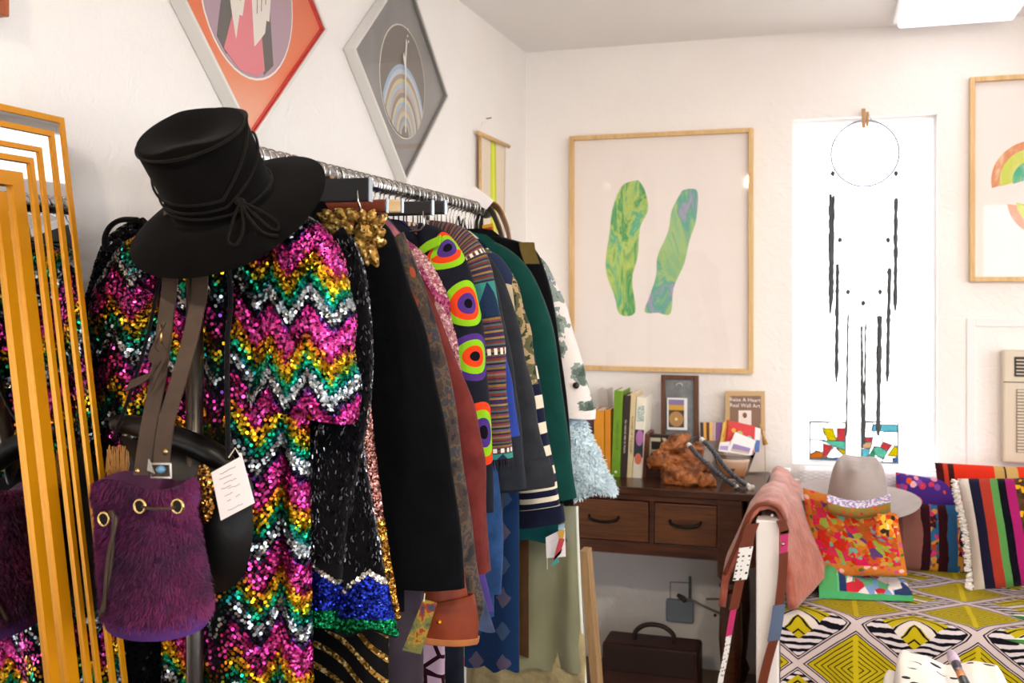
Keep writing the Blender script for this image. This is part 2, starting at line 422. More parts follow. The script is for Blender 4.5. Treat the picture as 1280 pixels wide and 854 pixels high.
bands = [(0, .010, .022, 'g'), (.010, .026, .020, 'm'), (.026, .035, .022, 'g'), (.035, .056, .019, 'm'), (.056, .064, .021, 'g'), (.064, .075, .018, 'm'), (.075, .084, .020, 'g'), (.084, .1, .016, 'm'), (.1, .122, .019, 'g'), (.122, .132, .012, 'm'), (.132, .15, .014, 'g')]
bk = MB(); c4 = [(0, 0), (MWD, 0), (MWD, ML), (0, ML)]
bk.prism(c4, lambda x, y, t: mpt(x, y, t), -.012, 0.0); MT.part('backing', bk, plain('mirror_back', '#4a3520', .8), fix=True)
for i0, i1, h, k in bands:
    MT.part('gold_band' if k == 'g' else 'mirror_band', ringband(i0, i1, 0.0, h), M_gold if k == 'g' else M_mirror, bevel=.002 if k == 'g' else 0, fix=True)
MT.part('mirror_glass', MB().face([mpt(*p, .008) for p in [(.149, .149), (MWD-.149, .149), (MWD-.149, ML-.149), (.149, ML-.149)]]), M_mirror)
# diamond pictures: (y, z) are on-wall coordinates about the centre
M_silver = plain('pale_metal_frame', '#e4e2de', 0.35, 0.3)
M_red = plain('red_card', '#d8281c', 0.5)
pic_glass = glassy('picture_glass', gloss=0.06)
def diamond(name, label, cy, cz, hw, hh, matmat, edge):
    th = .034
    D = T(name, label, 'picture', (WL, cy, cz-hh))
    to = lambda y, z, t: Vector((WL+t, cy+y, cz+z))
    def dia(k): return [(-hw*k, 0), (0, -hh*k), (hw*k, 0), (0, hh*k)]
    f = MB(); A, B = dia(1), dia(.965)
    for k in range(4):
        q = (k+1) % 4; P = [A[k], A[q], B[q], B[k]]
        f.prism(P, to, 0.002, th)
    D.part('frame', f, M_silver, fix=True)
    e = MB(); A, B = dia(.965), dia(.94)
    for k in (1, 2): e.prism([A[k], A[(k+1) % 4], B[(k+1) % 4], B[k]], to, .004, th-.004)
    D.part('mat_edge', e, edge, fix=True)
    D.part('mat_board', MB().prism(dia(.962), to, .004, th-.012), matmat, fix=True)
    return D, to, th-.012
def ell(cx, cy, rx, ry, n=40, a0=0, a1=2*PI): return [(cx+rx*math.cos(lerp(a0, a1, i/n)), cy+ry*math.sin(lerp(a0, a1, i/n))) for i in range(n if abs(a1-a0-2*PI) < 1e-6 else n+1)]
def flat(D, name, pts, to, t, mat, th=.0006, **kw): return D.part(name, MB().prism(pts, to, t, t+th), mat, fix=True, **kw)
m = Mt('orange_mat', .35); X = m.xyz('Object')
m.col(m.ramp(X[2]*1.4, [(0, '#f2b795'), (.25, '#ef7a45'), (.7, '#e2643a'), (1, '#e87c52')], 'LINEAR'))
dv = at_x(408, 38, WL+.03); db = at_x(330, 175, WL+.03)
HW = .345; HH = .325
D1, to1, t1 = diamond('diamond_picture', 'diamond-hung picture with orange mat and two pale hands in an oval', dv.y-HW, dv.z, HW, HH, m.mat, M_red)
R = .185
flat(D1, 'ring', ell(0, 0, R+.005, R+.005), to1, t1, plain('ivory_ink', '#f4eee6', .5))
flat(D1, 'oval_ground', ell(0, 0, R, R), to1, t1+.0006, plain('mauve_ink', '#b596a4', .5))
gy = plain('grey_ink', '#5f5a56', .5); pk = plain('pink_ink', '#e8808a', .5); iv = plain('pale_hand_ink', '#efe6dc', .5)
flat(D1, 'grey_shape', [(-.125, -.125), (-.09, -.155), (-.04, -.09), (-.045, .17), (-.1, .15), (-.095, .03)], to1, t1+.0012, gy)
flat(D1, 'grey_shape', [(.045, -.09), (.06, -.17), (.1, -.14), (.08, .02), (.11, .14), (.05, .17)], to1, t1+.0012, gy)
flat(D1, 'pink_shape', [(-.1, -.145), (-.04, -.178), (.03, -.178), (.062, -.16), (.045, -.06), (.02, .0), (.012, .14), (-.025, .14), (-.05, .0), (-.07, -.07)], to1, t1+.0018, pk)
flat(D1, 'hand', [(-.075, .12), (-.085, .0), (-.075, -.05), (-.055, -.115), (-.042, -.06), (-.03, -.06), (-.012, .02), (-.006, .12)], to1, t1+.0024, iv)
flat(D1, 'hand', [(.008, .12), (.004, .02), (.01, -.04), (.018, -.115), (.035, -.1), (.062, -.075), (.068, -.045), (.08, -.045), (.088, .02), (.075, .12)], to1, t1+.0024, iv)
ln = plain('fine_ink_line', '#8a6a5c', .6)
for a, b in (((-.058, -.03), (-.05, .06)), ((-.04, -.03), (-.036, .06)), ((.028, -.04), (.03, .06)), ((.046, -.03), (.048, .06)), ((.064, -.01), (.064, .06))):
    flat(D1, 'ink_line', [(a[0]-.001, a[1]), (a[0]+.001, a[1]), (b[0]+.001, b[1]), (b[0]-.001, b[1])], to1, t1+.003, ln)
flat(D1, 'pale_disc', ell(-.19, .1, .055, .055, 30), to1, t1, plain('orange_disc', '#e8693a', .5))
D1.part('glass', MB().prism([(-HW*.955, 0), (0, -HH*.955), (HW*.955, 0), (0, HH*.955)], to1, t1+.006, t1+.008), pic_glass, fix=True)
dl = at_x(441, 64, WL+.03); dr = at_x(560, 118, WL+.03); dbt = at_x(507, 228, WL+.03)
cy = (dl.y+dr.y)/2; hw = (dr.y-dl.y)/2; cz = (dl.z+dr.z)/2; hh = cz-dbt.z
m2 = Mt('grey_mat', .3, .2); m2.col(m2.ramp(m2.noise(6, det=5), [(.3, '#7c7a7a'), (.7, '#939190')], 'LINEAR'))
D2, to2, t2 = diamond('diamond_picture', 'diamond-hung picture with grey mat and pastel rainbow arcs in an oval', cy, cz, hw, hh, m2.mat, plain('dark_edge', '#5b5a5c', .5))
r = .165; oy = -.02
flat(D2, 'ring', ell(0, oy, r+.004, r+.004), to2, t2, plain('cream_ink', '#e6dfcf', .5))
flat(D2, 'oval_ground', ell(0, oy, r, r), to2, t2+.0006, plain('taupe_ink', '#6f675f', .5))
cols = ['#9fb6d2', '#c2cbd8', '#a98f80', '#cfc493', '#a9bcd4', '#c3a79a', '#8b7b70', '#cfc7a0', '#9db1cc', '#b7a196', '#c9c09a', '#8a94a8', '#b3a99c', '#6f675f']
def clipd(pts):
    out = []
    for x, y in pts:
        l = math.hypot(x, y-oy)
        if l > r: x, y = x/l*r, oy+(y-oy)/l*r
        out.append((x, y))
    return out
for i, c in enumerate(cols):
    q = lerp(1.0, .16, i/(len(cols)-1)); cx, cyy = 0, oy-.165
    flat(D2, 'arc', clipd([(-q*.17, -.19)]+ell(cx, cyy, q*.17, q*.215, 24, PI, 0)+[(q*.17, -.19)])[::-1], to2, t2+.0012+.0004*i, plain('arc_ink', c, .5))
flat(D2, 'figure', [(-.003, -.17), (.003, -.17), (.004, .04), (.012, .1), (.004, .11), (-.003, .05), (-.014, .065), (-.018, .05), (-.004, .02)], to2, t2+.0075, plain('white_ink', '#efece6', .5))
for x, y in ((.015, .12), (.022, .105), (.018, .14)): flat(D2, 'dot', ell(x, y, .004, .004, 8), to2, t2+.0075, plain('white_ink', '#efece6', .5))
D2.part('glass', MB().prism([(-hw*.955, 0), (0, -hh*.955), (hw*.955, 0), (0, hh*.955)], to2, t2+.009, t2+.011), pic_glass, fix=True)
# picture at the very top by the mirror
M_oak = wood('brown_picture_wood', '#8a3f1c', '#b4602e', 8, .4, 2, 10)
c0 = at_x(9, 22, WL+.03); P3 = T('small_picture', 'small picture in an orange-brown wooden frame high above the mirror', 'picture', (WL, c0.y-.16, c0.z))
f = MB(); y1, z0 = c0.y, c0.z
f.b2((WL+.001, y1-.022, z0), (WL+.035, y1, z0+.4)).b2((WL+.001, y1-.32, z0), (WL+.035, y1-.298, z0+.4)).b2((WL+.001, y1-.298, z0), (WL+.035, y1-.022, z0+.022)).b2((WL+.001, y1-.298, z0+.378), (WL+.035, y1-.022, z0+.4))
P3.part('frame', f, M_oak, bevel=.002); P3.part('print', MB().b2((WL+.002, y1-.298, z0+.022), (WL+.02, y1-.022, z0+.378)), plain('dark_print', '#14100e', .5))
# wall hanging near the corner
h0 = at_x(600, 160, WL+.02); h1 = at_x(634, 178, WL+.02); hz = h0.z-.02; hb = 1.45
W1 = T('wall_hanging', 'pale cloth wall hanging with a yellow stripe hung from a wooden dowel near the corner', 'wall hanging', (WL, (h0.y+h1.y)/2, hb))
M_dowel = wood('pale_dowel', '#c79a62', '#e2bd8a', 8, .5, 1, 8)
W1.part('dowel', MB().tube([(WL+.02, h0.y-.02, hz), (WL+.02, h1.y+.02, hz)], .008, 8), M_dowel, smooth=True)
cp = lambda u, v: (WL+.014+.003*math.sin(u*9+v*3), lerp(h0.y+.01, h1.y-.01, u), lerp(hz, hb, v))
mm = Mt('hanging_cloth', .9); U = mm.xyz('UV')
mm.col(mm.ramp(U[0], [(0, '#e9d9c6'), (.36, '#e9dccb'), (.42, '#d6dd3c'), (.5, '#e6ea58'), (.58, '#c9d030'), (.63, '#e8d9c4'), (.95, '#d9b890')], 'CONSTANT'))
W1.part('cloth', MB().grid(cp, 20, 20), mm.mat, smooth=True, solid=.002)
W1.part('side_dowel', MB().tube([(WL+.02, h0.y, hz), (WL+.02, h0.y+.005, hb)], .006, 8), M_dowel, smooth=True)
W1.part('string', MB().tube([(WL+.02, h0.y, hz), (WL+.012, h0.y+.05, hz+.05), (WL+.008, h0.y+.1, hz+.055)], .0012, 6), plain('cotton_string', '#efe6da', .9))
solo('wall_nail', 'small steel nail in the left wall above the wall hanging', 'nail', MB().tube([(WL-.002, h0.y+.13, hz+.075), (WL+.02, h0.y+.13, hz+.078)], .0022, 8), plain('nail_steel', '#8d8a88', .4, .8), (WL, h0.y+.13, hz+.075))
# ------------------------------------------------------------------ back wall: framed pictures, window hangings, air conditioner
M_maple = wood('pale_maple', '#cfa367', '#e3c08c', 5, .45, 2, 10)
M_paper = plain('cream_paper', '#f0e6e1', .8, var=.02, sc=5)
yz = lambda x, z, t: Vector((x, WB-t, z))
def bframe(th, x0, x1, z0, z1, k, y1):
    f = MB(); y0 = WB-.001
    return f.b2((x0, y1, z0), (x0+k, y0, z1)).b2((x1-k, y1, z0), (x1, y0, z1)).b2((x0+k, y1, z0), (x1-k, y0, z0+k)).b2((x0+k, y1, z1-k), (x1-k, y0, z1))
def watercolour(name, stops, sc=9, seed=0.0):
    m = Mt(name, .8); X = m.xyz('Object'); v = m.vec(X[0]+seed, X[1], X[2]*.35)
    f = m.noise(sc, v, det=6, rough=.6, dist=1.5); m.col(m.ramp(f*1.5-.25, stops, 'LINEAR')); return m.mat
pxp = lambda L, Y: [(at_y(x, y, Y).x, at_y(x, y, Y).z) for x, y in L]
x0, x1, z0, z1 = -1.039, -.293, 1.196, 2.168
A1 = T('framed_picture', 'large maple-framed watercolour of two green cactus-like leaves on cream paper', 'picture', ((x0+x1)/2, WB, z0))
A1.part('frame', bframe(0, x0, x1, z0, z1, .018, WB-.035), M_maple, bevel=.002)
A1.part('paper', MB().b2((x0+.018, WB-.014, z0+.018), (x1-.018, WB-.004, z1-.018)), M_paper)
L1 = [(798, 225), (806, 238), (810, 262), (800, 285), (797, 320), (790, 350), (794, 390), (775, 393), (768, 370), (757, 335), (762, 290), (766, 260), (778, 232)]
L2 = [(853, 238), (863, 236), (872, 241), (870, 275), (862, 300), (855, 330), (842, 360), (838, 392), (822, 391), (806, 390), (812, 370), (820, 345), (822, 320), (835, 290), (840, 262)]
greens = [(.0, '#cfdcc6'), (.2, '#8fc27a'), (.4, '#3f9a5e'), (.52, '#b9cf6a'), (.65, '#4fae84'), (.8, '#9ccbb8'), (1, '#dfe8dc')]
lav = [(.0, '#d3cfd8'), (.22, '#7fb78c'), (.4, '#a7c47e'), (.55, '#5ba894'), (.7, '#b09cc0'), (.85, '#8fbf9c'), (1, '#d9d2dc')]
def rounded(L, n=60):
    P = spline([(x, z, 0) for x, z in L]+[(L[0][0], L[0][1], 0)], n); return [(p.x, p.y) for p in P[:-1]]
A1.part('painted_leaf', MB().prism(rounded(pxp(L1, WB-.015)), yz, .0142, .0148), watercolour('green_watercolour', greens), fix=True)
A1.part('painted_leaf', MB().prism(rounded(pxp(L2, WB-.015)), yz, .0142, .0148), watercolour('lavender_green_watercolour', lav, seed=3.3), fix=True)
A1.part('glass', MB().face([(x0+.018, WB-.024, z0+.018), (x1-.018, WB-.024, z0+.018), (x1-.018, WB-.024, z1-.018), (x0+.018, WB-.024, z1-.018)]), pic_glass)
x0, x1, z0, z1 = .493, 1.24, 1.558, 2.318
A2 = T('framed_picture', 'maple-framed watercolour of striped fruit arcs on the wall above the air conditioner', 'picture', ((x0+x1)/2, WB, z0))
A2.part('frame', bframe(0, x0, x1, z0, z1, .018, WB-.035), M_maple, bevel=.002)
A2.part('paper', MB().b2((x0+.018, WB-.014, z0+.018), (x1-.018, WB-.004, z1-.018)), M_paper)
def half(cx, cz, R, a0, a1, flip): return [(cx+R*math.cos(a), cz+R*math.sin(a)) for a in [lerp(a0, a1, i/20) for i in range(21)]]
fr = [('#d98a5c', 1.0), ('#c9d04e', .8), ('#3fae84', .5), ('#bcd878', .25)]
q1 = at_y(1292, 225, WB); q2 = at_y(1312, 248, WB)
for k, (c, s) in enumerate(fr):
    R = .145*s; A2.part('fruit_arc', MB().prism(half(q1.x, q1.z, R, .62*PI*.2, 1.06*PI, 0), yz, .0142, .0146+.0003*k), watercolour('arc_watercolour', [(0, c), (.5, c), (1, '#e9e0b8')], 14, k), fix=True)
    A2.part('fruit_arc', MB().prism(half(q2.x, q2.z, R, 1.04*PI, 1.85*PI, 0), yz, .0142, .0146+.0003*k), watercolour('arc_watercolour', [(0, c), (.5, c), (1, '#e7b090')], 14, k+5), fix=True)
A2.part('glass', MB().face([(x0+.018, WB-.024, z0+.018), (x1-.018, WB-.024, z0+.018), (x1-.018, WB-.024, z1-.018), (x0+.018, WB-.024, z1-.018)]), pic_glass)
# stained glass panels standing at the foot of the slim window
M_lead = plain('lead_came', '#6c7076', .5, .4)
def stained(name):
    cache = {}
    def g(c):
        if c not in cache:
            m = bpy.data.materials.new('coloured_glass'); m.use_nodes = True; nt = m.node_tree; nt.nodes.clear()
            o = nt.nodes.new('ShaderNodeOutputMaterial'); t = nt.nodes.new('ShaderNodeBsdfTransparent'); d = nt.nodes.new('ShaderNodeBsdfTranslucent'); x = nt.nodes.new('ShaderNodeMixShader')
            cc = tuple((q if c == WHT else q*.2)**.5 for q in H(c)[:3])+(1,); t.inputs[0].default_value = cc; d.inputs[0].default_value = cc; x.inputs[0].default_value = .1
            nt.links.new(t.outputs[0], x.inputs[1]); nt.links.new(d.outputs[0], x.inputs[2]); nt.links.new(x.outputs[0], o.inputs[0]); cache[c] = m
        return cache[c]
    return g
SG = stained('g')
SY = WB+.035
def panel(label, ox, oy, sx, sy, polys, rect):
    """polys in px of the 996x854 study crop of region 1000..1140 x 520..640"""
    cv = lambda x, y: at_y(1000+x*140/996, 520+y*120/854, SY)
    a = cv(rect[0], rect[3]); b = cv(rect[2], rect[1]); Z0 = WZ0+.013
    fz = lambda z: max(Z0+.004, z)
    P = T('stained_glass_panel', label, 'stained glass', ((a.x+b.x)/2, SY, Z0), 'stained glass panels in the slim window')
    lm = MB(); k = .003
    for p, q in (((a.x, Z0), (a.x, b.z)), ((b.x, Z0), (b.x, b.z)), ((a.x, Z0+.002), (b.x, Z0+.002)), ((a.x, b.z), (b.x, b.z))):
        lm.tube([(p[0], SY, p[1]), (q[0], SY, q[1])], k, 6)
    for c, pts in polys:
        w = [cv(*p) for p in pts]; w = [(min(max(p.x, a.x), b.x), min(fz(p.z), b.z)) for p in w]
        P.part('glass_piece', MB().prism(w, lambda x, z, t: Vector((x, SY-t, z)), -.0012, .0012), SG(c), fix=True)
        for i in range(len(w)): lm.tube([(w[i][0], SY, w[i][1]), (w[(i+1) % len(w)][0], SY, w[(i+1) % len(w)][1])], .0018, 5)
    P.part('lead_came', lm, M_lead, smooth=True)
WHT, YEL, REDD, TEA, CYA, BLU, ORA, GRN, PEA = '#f8f8fa', '#f2d400', '#e0484c', '#6fd8b8', '#6fd0e4', '#3d86e0', '#ee7a18', '#38b078', '#f6c08c'
panel('stained glass panel with orange boat shape and large yellow piece, nearer the desk', 0, 0, 1, 1, [
    (WHT, [(90, 60), (250, 60), (200, 110), (225, 215), (90, 205)]), (YEL, [(200, 110), (290, 110), (328, 220), (245, 220)]), (WHT, [(250, 60), (403, 60), (403, 110), (290, 110), (200, 110)]),
    (WHT, [(290, 110), (330, 110), (328, 220)]), (REDD, [(330, 110), (403, 110), (403, 220), (328, 220)]), (TEA, [(190, 220), (403, 225), (403, 305), (300, 270)]),
    (WHT, [(90, 210), (145, 212), (145, 310), (90, 340)]), (WHT, [(145, 212), (205, 225), (205, 320), (145, 310)]), (REDD, [(205, 245), (290, 270), (235, 365), (205, 365)]),
    (WHT, [(300, 272), (272, 375), (235, 365)]), (WHT, [(300, 272), (400, 365), (272, 375)]), (YEL, [(325, 285), (403, 305), (403, 370)]), (ORA, [(85, 345), (150, 315), (205, 330), (205, 375), (85, 378)]),
    (CYA, [(85, 385), (235, 370), (285, 378), (285, 425), (85, 425)]), (BLU, [(285, 375), (403, 368), (403, 425), (285, 425)])], (85, 60, 405, 425))
panel('stained glass panel with green triangle and pale blue bar, nearer the air conditioner', 0, 0, 1, 1, [
    (WHT, [(548, 60), (650, 60), (635, 135), (578, 140), (548, 120)]), (YEL, [(548, 70), (575, 70), (575, 135), (548, 135)]), (CYA, [(650, 75), (868, 80), (868, 142), (640, 135)]),
    (REDD, [(578, 190), (650, 190), (640, 235), (578, 225)]), (PEA, [(550, 230), (640, 238), (630, 290), (550, 285)]), (WHT, [(650, 140), (740, 190), (705, 265), (650, 275), (640, 235)]),
    (REDD, [(735, 230), (820, 260), (780, 315), (715, 275)]), (WHT, [(745, 145), (868, 145), (868, 270), (820, 258), (735, 228)]), (TEA, [(655, 280), (710, 275), (780, 320), (740, 380), (665, 345)]),
    (CYA, [(548, 295), (625, 295), (600, 375), (548, 378)]), (GRN, [(655, 278), (668, 380), (600, 378)]), (YEL, [(840, 265), (870, 280), (870, 360), (775, 358)]), (WHT, [(740, 385), (775, 358), (870, 362), (820, 400), (835, 440), (730, 440)]),
    (BLU, [(820, 380), (870, 365), (870, 440), (838, 440)]), (TEA, [(548, 380), (668, 385), (680, 440), (548, 440)]), (WHT, [(680, 362), (738, 385), (725, 440), (690, 440)])], (545, 60, 872, 440))
# dreamcatcher hung on a clothes peg over the window
DY = WB-.03
D = lambda x, y: at_y(x, y, DY)
dc = T('dreamcatcher', 'dreamcatcher with a pale webbed hoop and long dark feather strands hanging before the window', 'dreamcatcher', D(1080, 560))
M_strand = plain('dark_strand', '#4c4e50', .8); M_hoop = plain('grey_hoop', '#8d90a8', .6); M_web = plain('white_thread', '#f4f4f6', .8); M_peg = wood('peg_wood', '#a9805a', '#c79d70', 20, .6, 2, 6)
hc = D(1081, 192); hr = (D(1123, 192)-D(1038, 192)).length/2
dc.part('hoop', MB().tube([(hc.x+hr*math.cos(a), DY, hc.z+hr*1.02*math.sin(a)) for a in [2*PI*i/48 for i in range(49)]], .0039, 8, caps=False), M_hoop, smooth=True)
wb_ = MB(); pr = [(hc.x+hr*math.cos(2*PI*i/12), hc.z+hr*math.sin(2*PI*i/12)) for i in range(12)]
for ring in range(4):
    nx = []
    for i in range(12):
        a, b = pr[i], pr[(i+1) % 12]; mid = ((a[0]+b[0])/2, (a[1]+b[1])/2); mid = (lerp(mid[0], hc.x, .13), lerp(mid[1], hc.z, .13))
        wb_.tube([(a[0], DY, a[1]), (mid[0], DY, mid[1]), (b[0], DY, b[1])], .0007, 4); nx.append(mid)
    pr = nx
dc.part('web', wb_, M_web)
dc.part('clothes_peg', MB().b2(tuple(D(1077, 160)+Vector((0, -.01, 0))), tuple(D(1082, 136)+Vector((0, .012, 0)))).b2(tuple(D(1082.5, 158)+Vector((0, -.01, 0))), tuple(D(1086, 140)+Vector((0, .012, 0)))), M_peg, bevel=.001)
dc.part('hanging_loop', MB().tube([D(1081, 149), D(1086, 143), D(1089, 150)], .0012, 6), M_strand, smooth=True)
def knot(x, y): dc.part('knot', MB().lathe([(0, -.012), (.006, -.008), (.009, 0), (.006, .008), (0, .012)], 8, D(x, y)), M_strand, smooth=True)
def strand(x0, y0, x1, y1, r, ya=None):
    rr = random.Random(int(x0*7)); n = 26; ya = ya or y0
    pts = [D(lerp(x0, x1, i/n)+rr.uniform(-.25, .25), lerp(ya, y1, i/n))+Vector((0, rr.uniform(-.002, .002), 0)) for i in range(n+1)]
    dc.part('feather_strand', MB().tube(pts, [max(.003, 2.1*r*(.75+.5*rr.random())*min(1, (n-i)*.5+.3)) for i in range(n+1)], 6), M_strand, smooth=True)
    if ya > y0: dc.part('thread', MB().tube([D(x0, y0), D(x0, ya)], .0016, 4), M_web)
for a in [(1038, 216, 1038, 394, .0042, 243), (1042, 216, 1040.5, 380, .003, 245), (1120, 216, 1119, 390, .0042, 248), (1047, 300, 1045.5, 478, .0042, 330), (1112, 300, 1109, 478, .0042, 335), (1060, 365, 1058, 545, .0022, 392), (1099.5, 365, 1097.5, 545, .005, 395), (1077, 378, 1078, 560, .003, 408), (1082, 378, 1080.5, 555, .0022, 405)]: strand(*a)
for a in ((1041, 217), (1120, 217), (1050, 300), (1110, 300), (1060, 365), (1100, 365), (1079, 379)): knot(*a)
# wall air conditioner
M_ac = plain('beige_plastic', '#d9cbb6', .5); M_acd = plain('dark_grille', '#3a332c', .6)
a0 = at_y(1253, 438, WB-.05); a1 = at_y(1253, 578, WB-.05); X0, X1, Z0, Z1 = a0.x, a0.x+.52, a1.z, a0.z
AC = T('air_conditioner', 'beige through-wall air conditioner with slatted grille under the fruit picture', 'air conditioner', ((X0+X1)/2, WB, Z0))
AC.part('body', MB().b2((X0, WB-.06, Z0), (X1, WB-.001, Z1)), M_ac, bevel=.008)
AC.part('vent_recess', MB().b2((X0+.038, WB-.063, Z1-.095), (X0+.25, WB-.058, Z1-.022)), M_acd, bevel=.002)
for i in range(5): AC.part('slat', MB().box((X0+.144, WB-.066, Z1-.034-.0125*i), (.2, .008, .004)), M_ac)
AC.part('front_grille', MB().b2((X0+.045, WB-.063, Z0+.04), (X0+.48, WB-.058, Z1-.14)), plain('grille_shade', '#8f8270', .6))
n = 20
for i in range(n): AC.part('grille_slat', MB().box((X0+.262, WB-.066, lerp(Z0+.046, Z1-.146, i/(n-1))), (.43, .008, .0065)), M_ac)
AC.part('seam', MB().box(((X0+X1)/2, WB-.0605, Z1-.115), (X1-X0-.004, .003, .003)), M_acd)
# ------------------------------------------------------------------ writing desk
DZ = .812; dx0, dx1, dy0, dy1 = -1.16, -.228, 3.69, 4.15
M_desk = wood('dark_stained_wood', '#2a130a', '#5a2f18', 5, .35, 0, 12); M_drawer = wood('worn_drawer_wood', '#3a1d0d', '#74441f', 5, .4, 0, 14)
M_top = wood('desk_top_wood', '#2b1610', '#54301f', 4, .22, 0, 12)
K = T('desk', 'dark wooden writing desk with two drawers and a turned leg by the back wall', 'desk', ((dx0+dx1)/2, (dy0+dy1)/2, 0))
K.part('top', MB().b2((dx0-.02, dy0-.02, DZ-.028), (dx1, dy1, DZ)), M_top, bevel=.004)
za = at_y(760, 690, dy0+.01).z; zt = DZ-.028
xs = [at_y(p, 650, dy0+.005).x for p in (812, 818, 897, 930)]
bd = MB(); xl, xr = dx0+.088, xs[2]+.002; bd.b2((xl, dy0, zt-.022), (xr, dy0+.025, zt)).b2((xl, dy0, za), (xr, dy0+.025, za+.045)).b2((xs[0], dy0, za+.045), (xs[1], dy0+.025, zt-.022)).b2((dx0, dy1-.03, za), (dx1-.03, dy1-.01, zt)).b2((dx1-.06, dy0+.07, za), (dx1-.045, dy1-.03, zt)).b2((dx0, dy0+.025, za), (dx0+.02, dy1-.03, zt))
K.part('apron', bd, M_desk, bevel=.0015)
M_pull = plain('black_iron_pull', '#120d0b', .4, .5)
for xa, xb in ((xs[0]-.33, xs[0]-.003), (xs[1]+.003, xs[2]-.002)):
    dr = K.part('drawer', MB().b2((xa, dy0-.006, za+.048), (xb, dy0+.3, zt-.026)), M_drawer, bevel=.003)
    xm = (xa+xb)/2; zm = (za+zt)/2+.012
    K.part('drawer_pull', MB().tube(spline([(xm-.055, dy0-.004, zm+.012), (xm-.045, dy0-.022, zm+.002), (xm, dy0-.028, zm-.004), (xm+.045, dy0-.022, zm+.002), (xm+.055, dy0-.004, zm+.012)], 16), .0055, 8), M_pull, par=dr, smooth=True)
def deskleg(xa, xb, y, yb):
    zc = at_y(910, 722, dy0).z; c = ((xa+xb)/2, (y+yb)/2, 0); r = (xb-xa)/2
    lm = MB().b2((xa, y-.004, zc), (xb, yb, zt-.001))
    prof = [(r*.6, 0), (r*.7, .03), (r*.95, .05), (r*.6, .09), (r*.75, .14), (r*.98, zc*.55), (r*.9, zc*.8), (r*.62, zc-.06), (r*.95, zc-.04), (r*.7, zc-.025), (r*.98, zc-.01), (r*.95, zc)]
    lm.lathe(prof, 16, c); K.part('leg', lm, M_desk, bevel=.002)
deskleg(xs[2], xs[3]-.006, dy0, dy0+.075); deskleg(dx0, dx0+.09, dy0, dy0+.075); deskleg(xs[2], xs[3]-.006, dy1-.1, dy1-.025); deskleg(dx0, dx0+.09, dy1-.1, dy1-.025)
# junction box, plug and cable under the desk
def ub(x, y): return at_y(x, y, WB)
b0, b1 = ub(834, 774), ub(868, 750)
J = T('outlet_box', 'blue-grey surface junction box with raised wire outline on the wall under the desk', 'outlet box', ((b0.x+b1.x)/2, WB, b0.z))
J.part('box', MB().b2((b0.x, WB-.03, b0.z), (b1.x, WB-.001, b1.z)), plain('blue_grey_box', '#8b96a3', .5), bevel=.005)
J.part('conduit', MB().tube([tuple(ub(863, 751)+Vector((0, -.01, 0))), tuple(ub(863, 720)+Vector((0, -.01, 0)))], .0055, 8), plain('conduit_metal', '#8b8a86', .5, .5), smooth=True)
J.part('wire', MB().tube([tuple(ub(x, y)+Vector((0, -.004, 0))) for x, y in ((838, 750), (838, 727.5), (862, 728.5))], .002, 6), plain('wire_grey', '#96928c', .6))
J.part('plug', MB().tube([tuple(ub(848, 742)+Vector((0, -.02, 0))), tuple(ub(856, 746)+Vector((0, -.03, 0)))], [.008, .012], 8).tube([tuple(ub(855, 744)+Vector((0, -.03, 0))), tuple(ub(858, 750)+Vector((0, -.034, 0)))], .009, 8), plain('plug_dark', '#4a4440', .5), smooth=True)
J.part('cable', MB().tube(spline([tuple(ub(x, y)+Vector((0, -.025, 0))) for x, y in ((858, 746), (868, 749), (880, 755), (900, 764), (915, 768))], 20), .004, 8), plain('cable_grey', '#8c867e', .6), smooth=True)
solo('wall_peg', 'short dark metal peg in the wall under the desk above the loose screw', 'peg', MB().tube([tuple(ub(883, 748.5)+Vector((0, -.006, 0))), tuple(ub(900, 748.5)+Vector((0, -.006, 0)))], .004, 8), plain('peg_metal', '#77756f', .5, .4), ub(892, 748))
solo('screw', 'small dark screw head in the wall under the desk', 'screw', MB().lathe([(0, -.004), (.006, -.004), (.006, .002), (0, .006)], 10, ub(894, 769)+Vector((0, -.003, 0)), Matrix.Rotation(PI/2, 3, 'X')), plain('screw_dark', '#3a3632', .5), ub(894, 769))
# briefcase on the floor under the desk
M_brief = plain('brown_leather_case', '#3a1a12', .5, var=.25, sc=12, bump=.2); M_brief2 = plain('dark_leather_trim', '#26120c', .45)
bx0, bx1 = at_y(752, 820, 3.72).x, at_y(872, 820, 3.72).x; bzt = at_y(800, 808, 3.72).z
B = T('briefcase', 'old brown leather briefcase with a curved handle on the floor under the desk', 'briefcase', ((bx0+bx1)/2, 3.79, 0))
B.part('body', MB().b2((bx0, 3.72, 0), (bx1, 3.87, bzt)), M_brief, bevel=.012)
B.part('flap', MB().b2((bx0+.012, 3.714, bzt-.1), (bx1-.012, 3.724, bzt-.002)), M_brief2, bevel=.003)
hx = at_y(818, 800, 3.79).x
B.part('handle', MB().tube(spline([(hx-.075, 3.79, bzt-.01), (hx-.07, 3.79, bzt+.03), (hx-.03, 3.79, bzt+.058), (hx+.03, 3.79, bzt+.058), (hx+.07, 3.79, bzt+.03), (hx+.075, 3.79, bzt-.01)], 20), .009, 8), M_brief2, smooth=True)
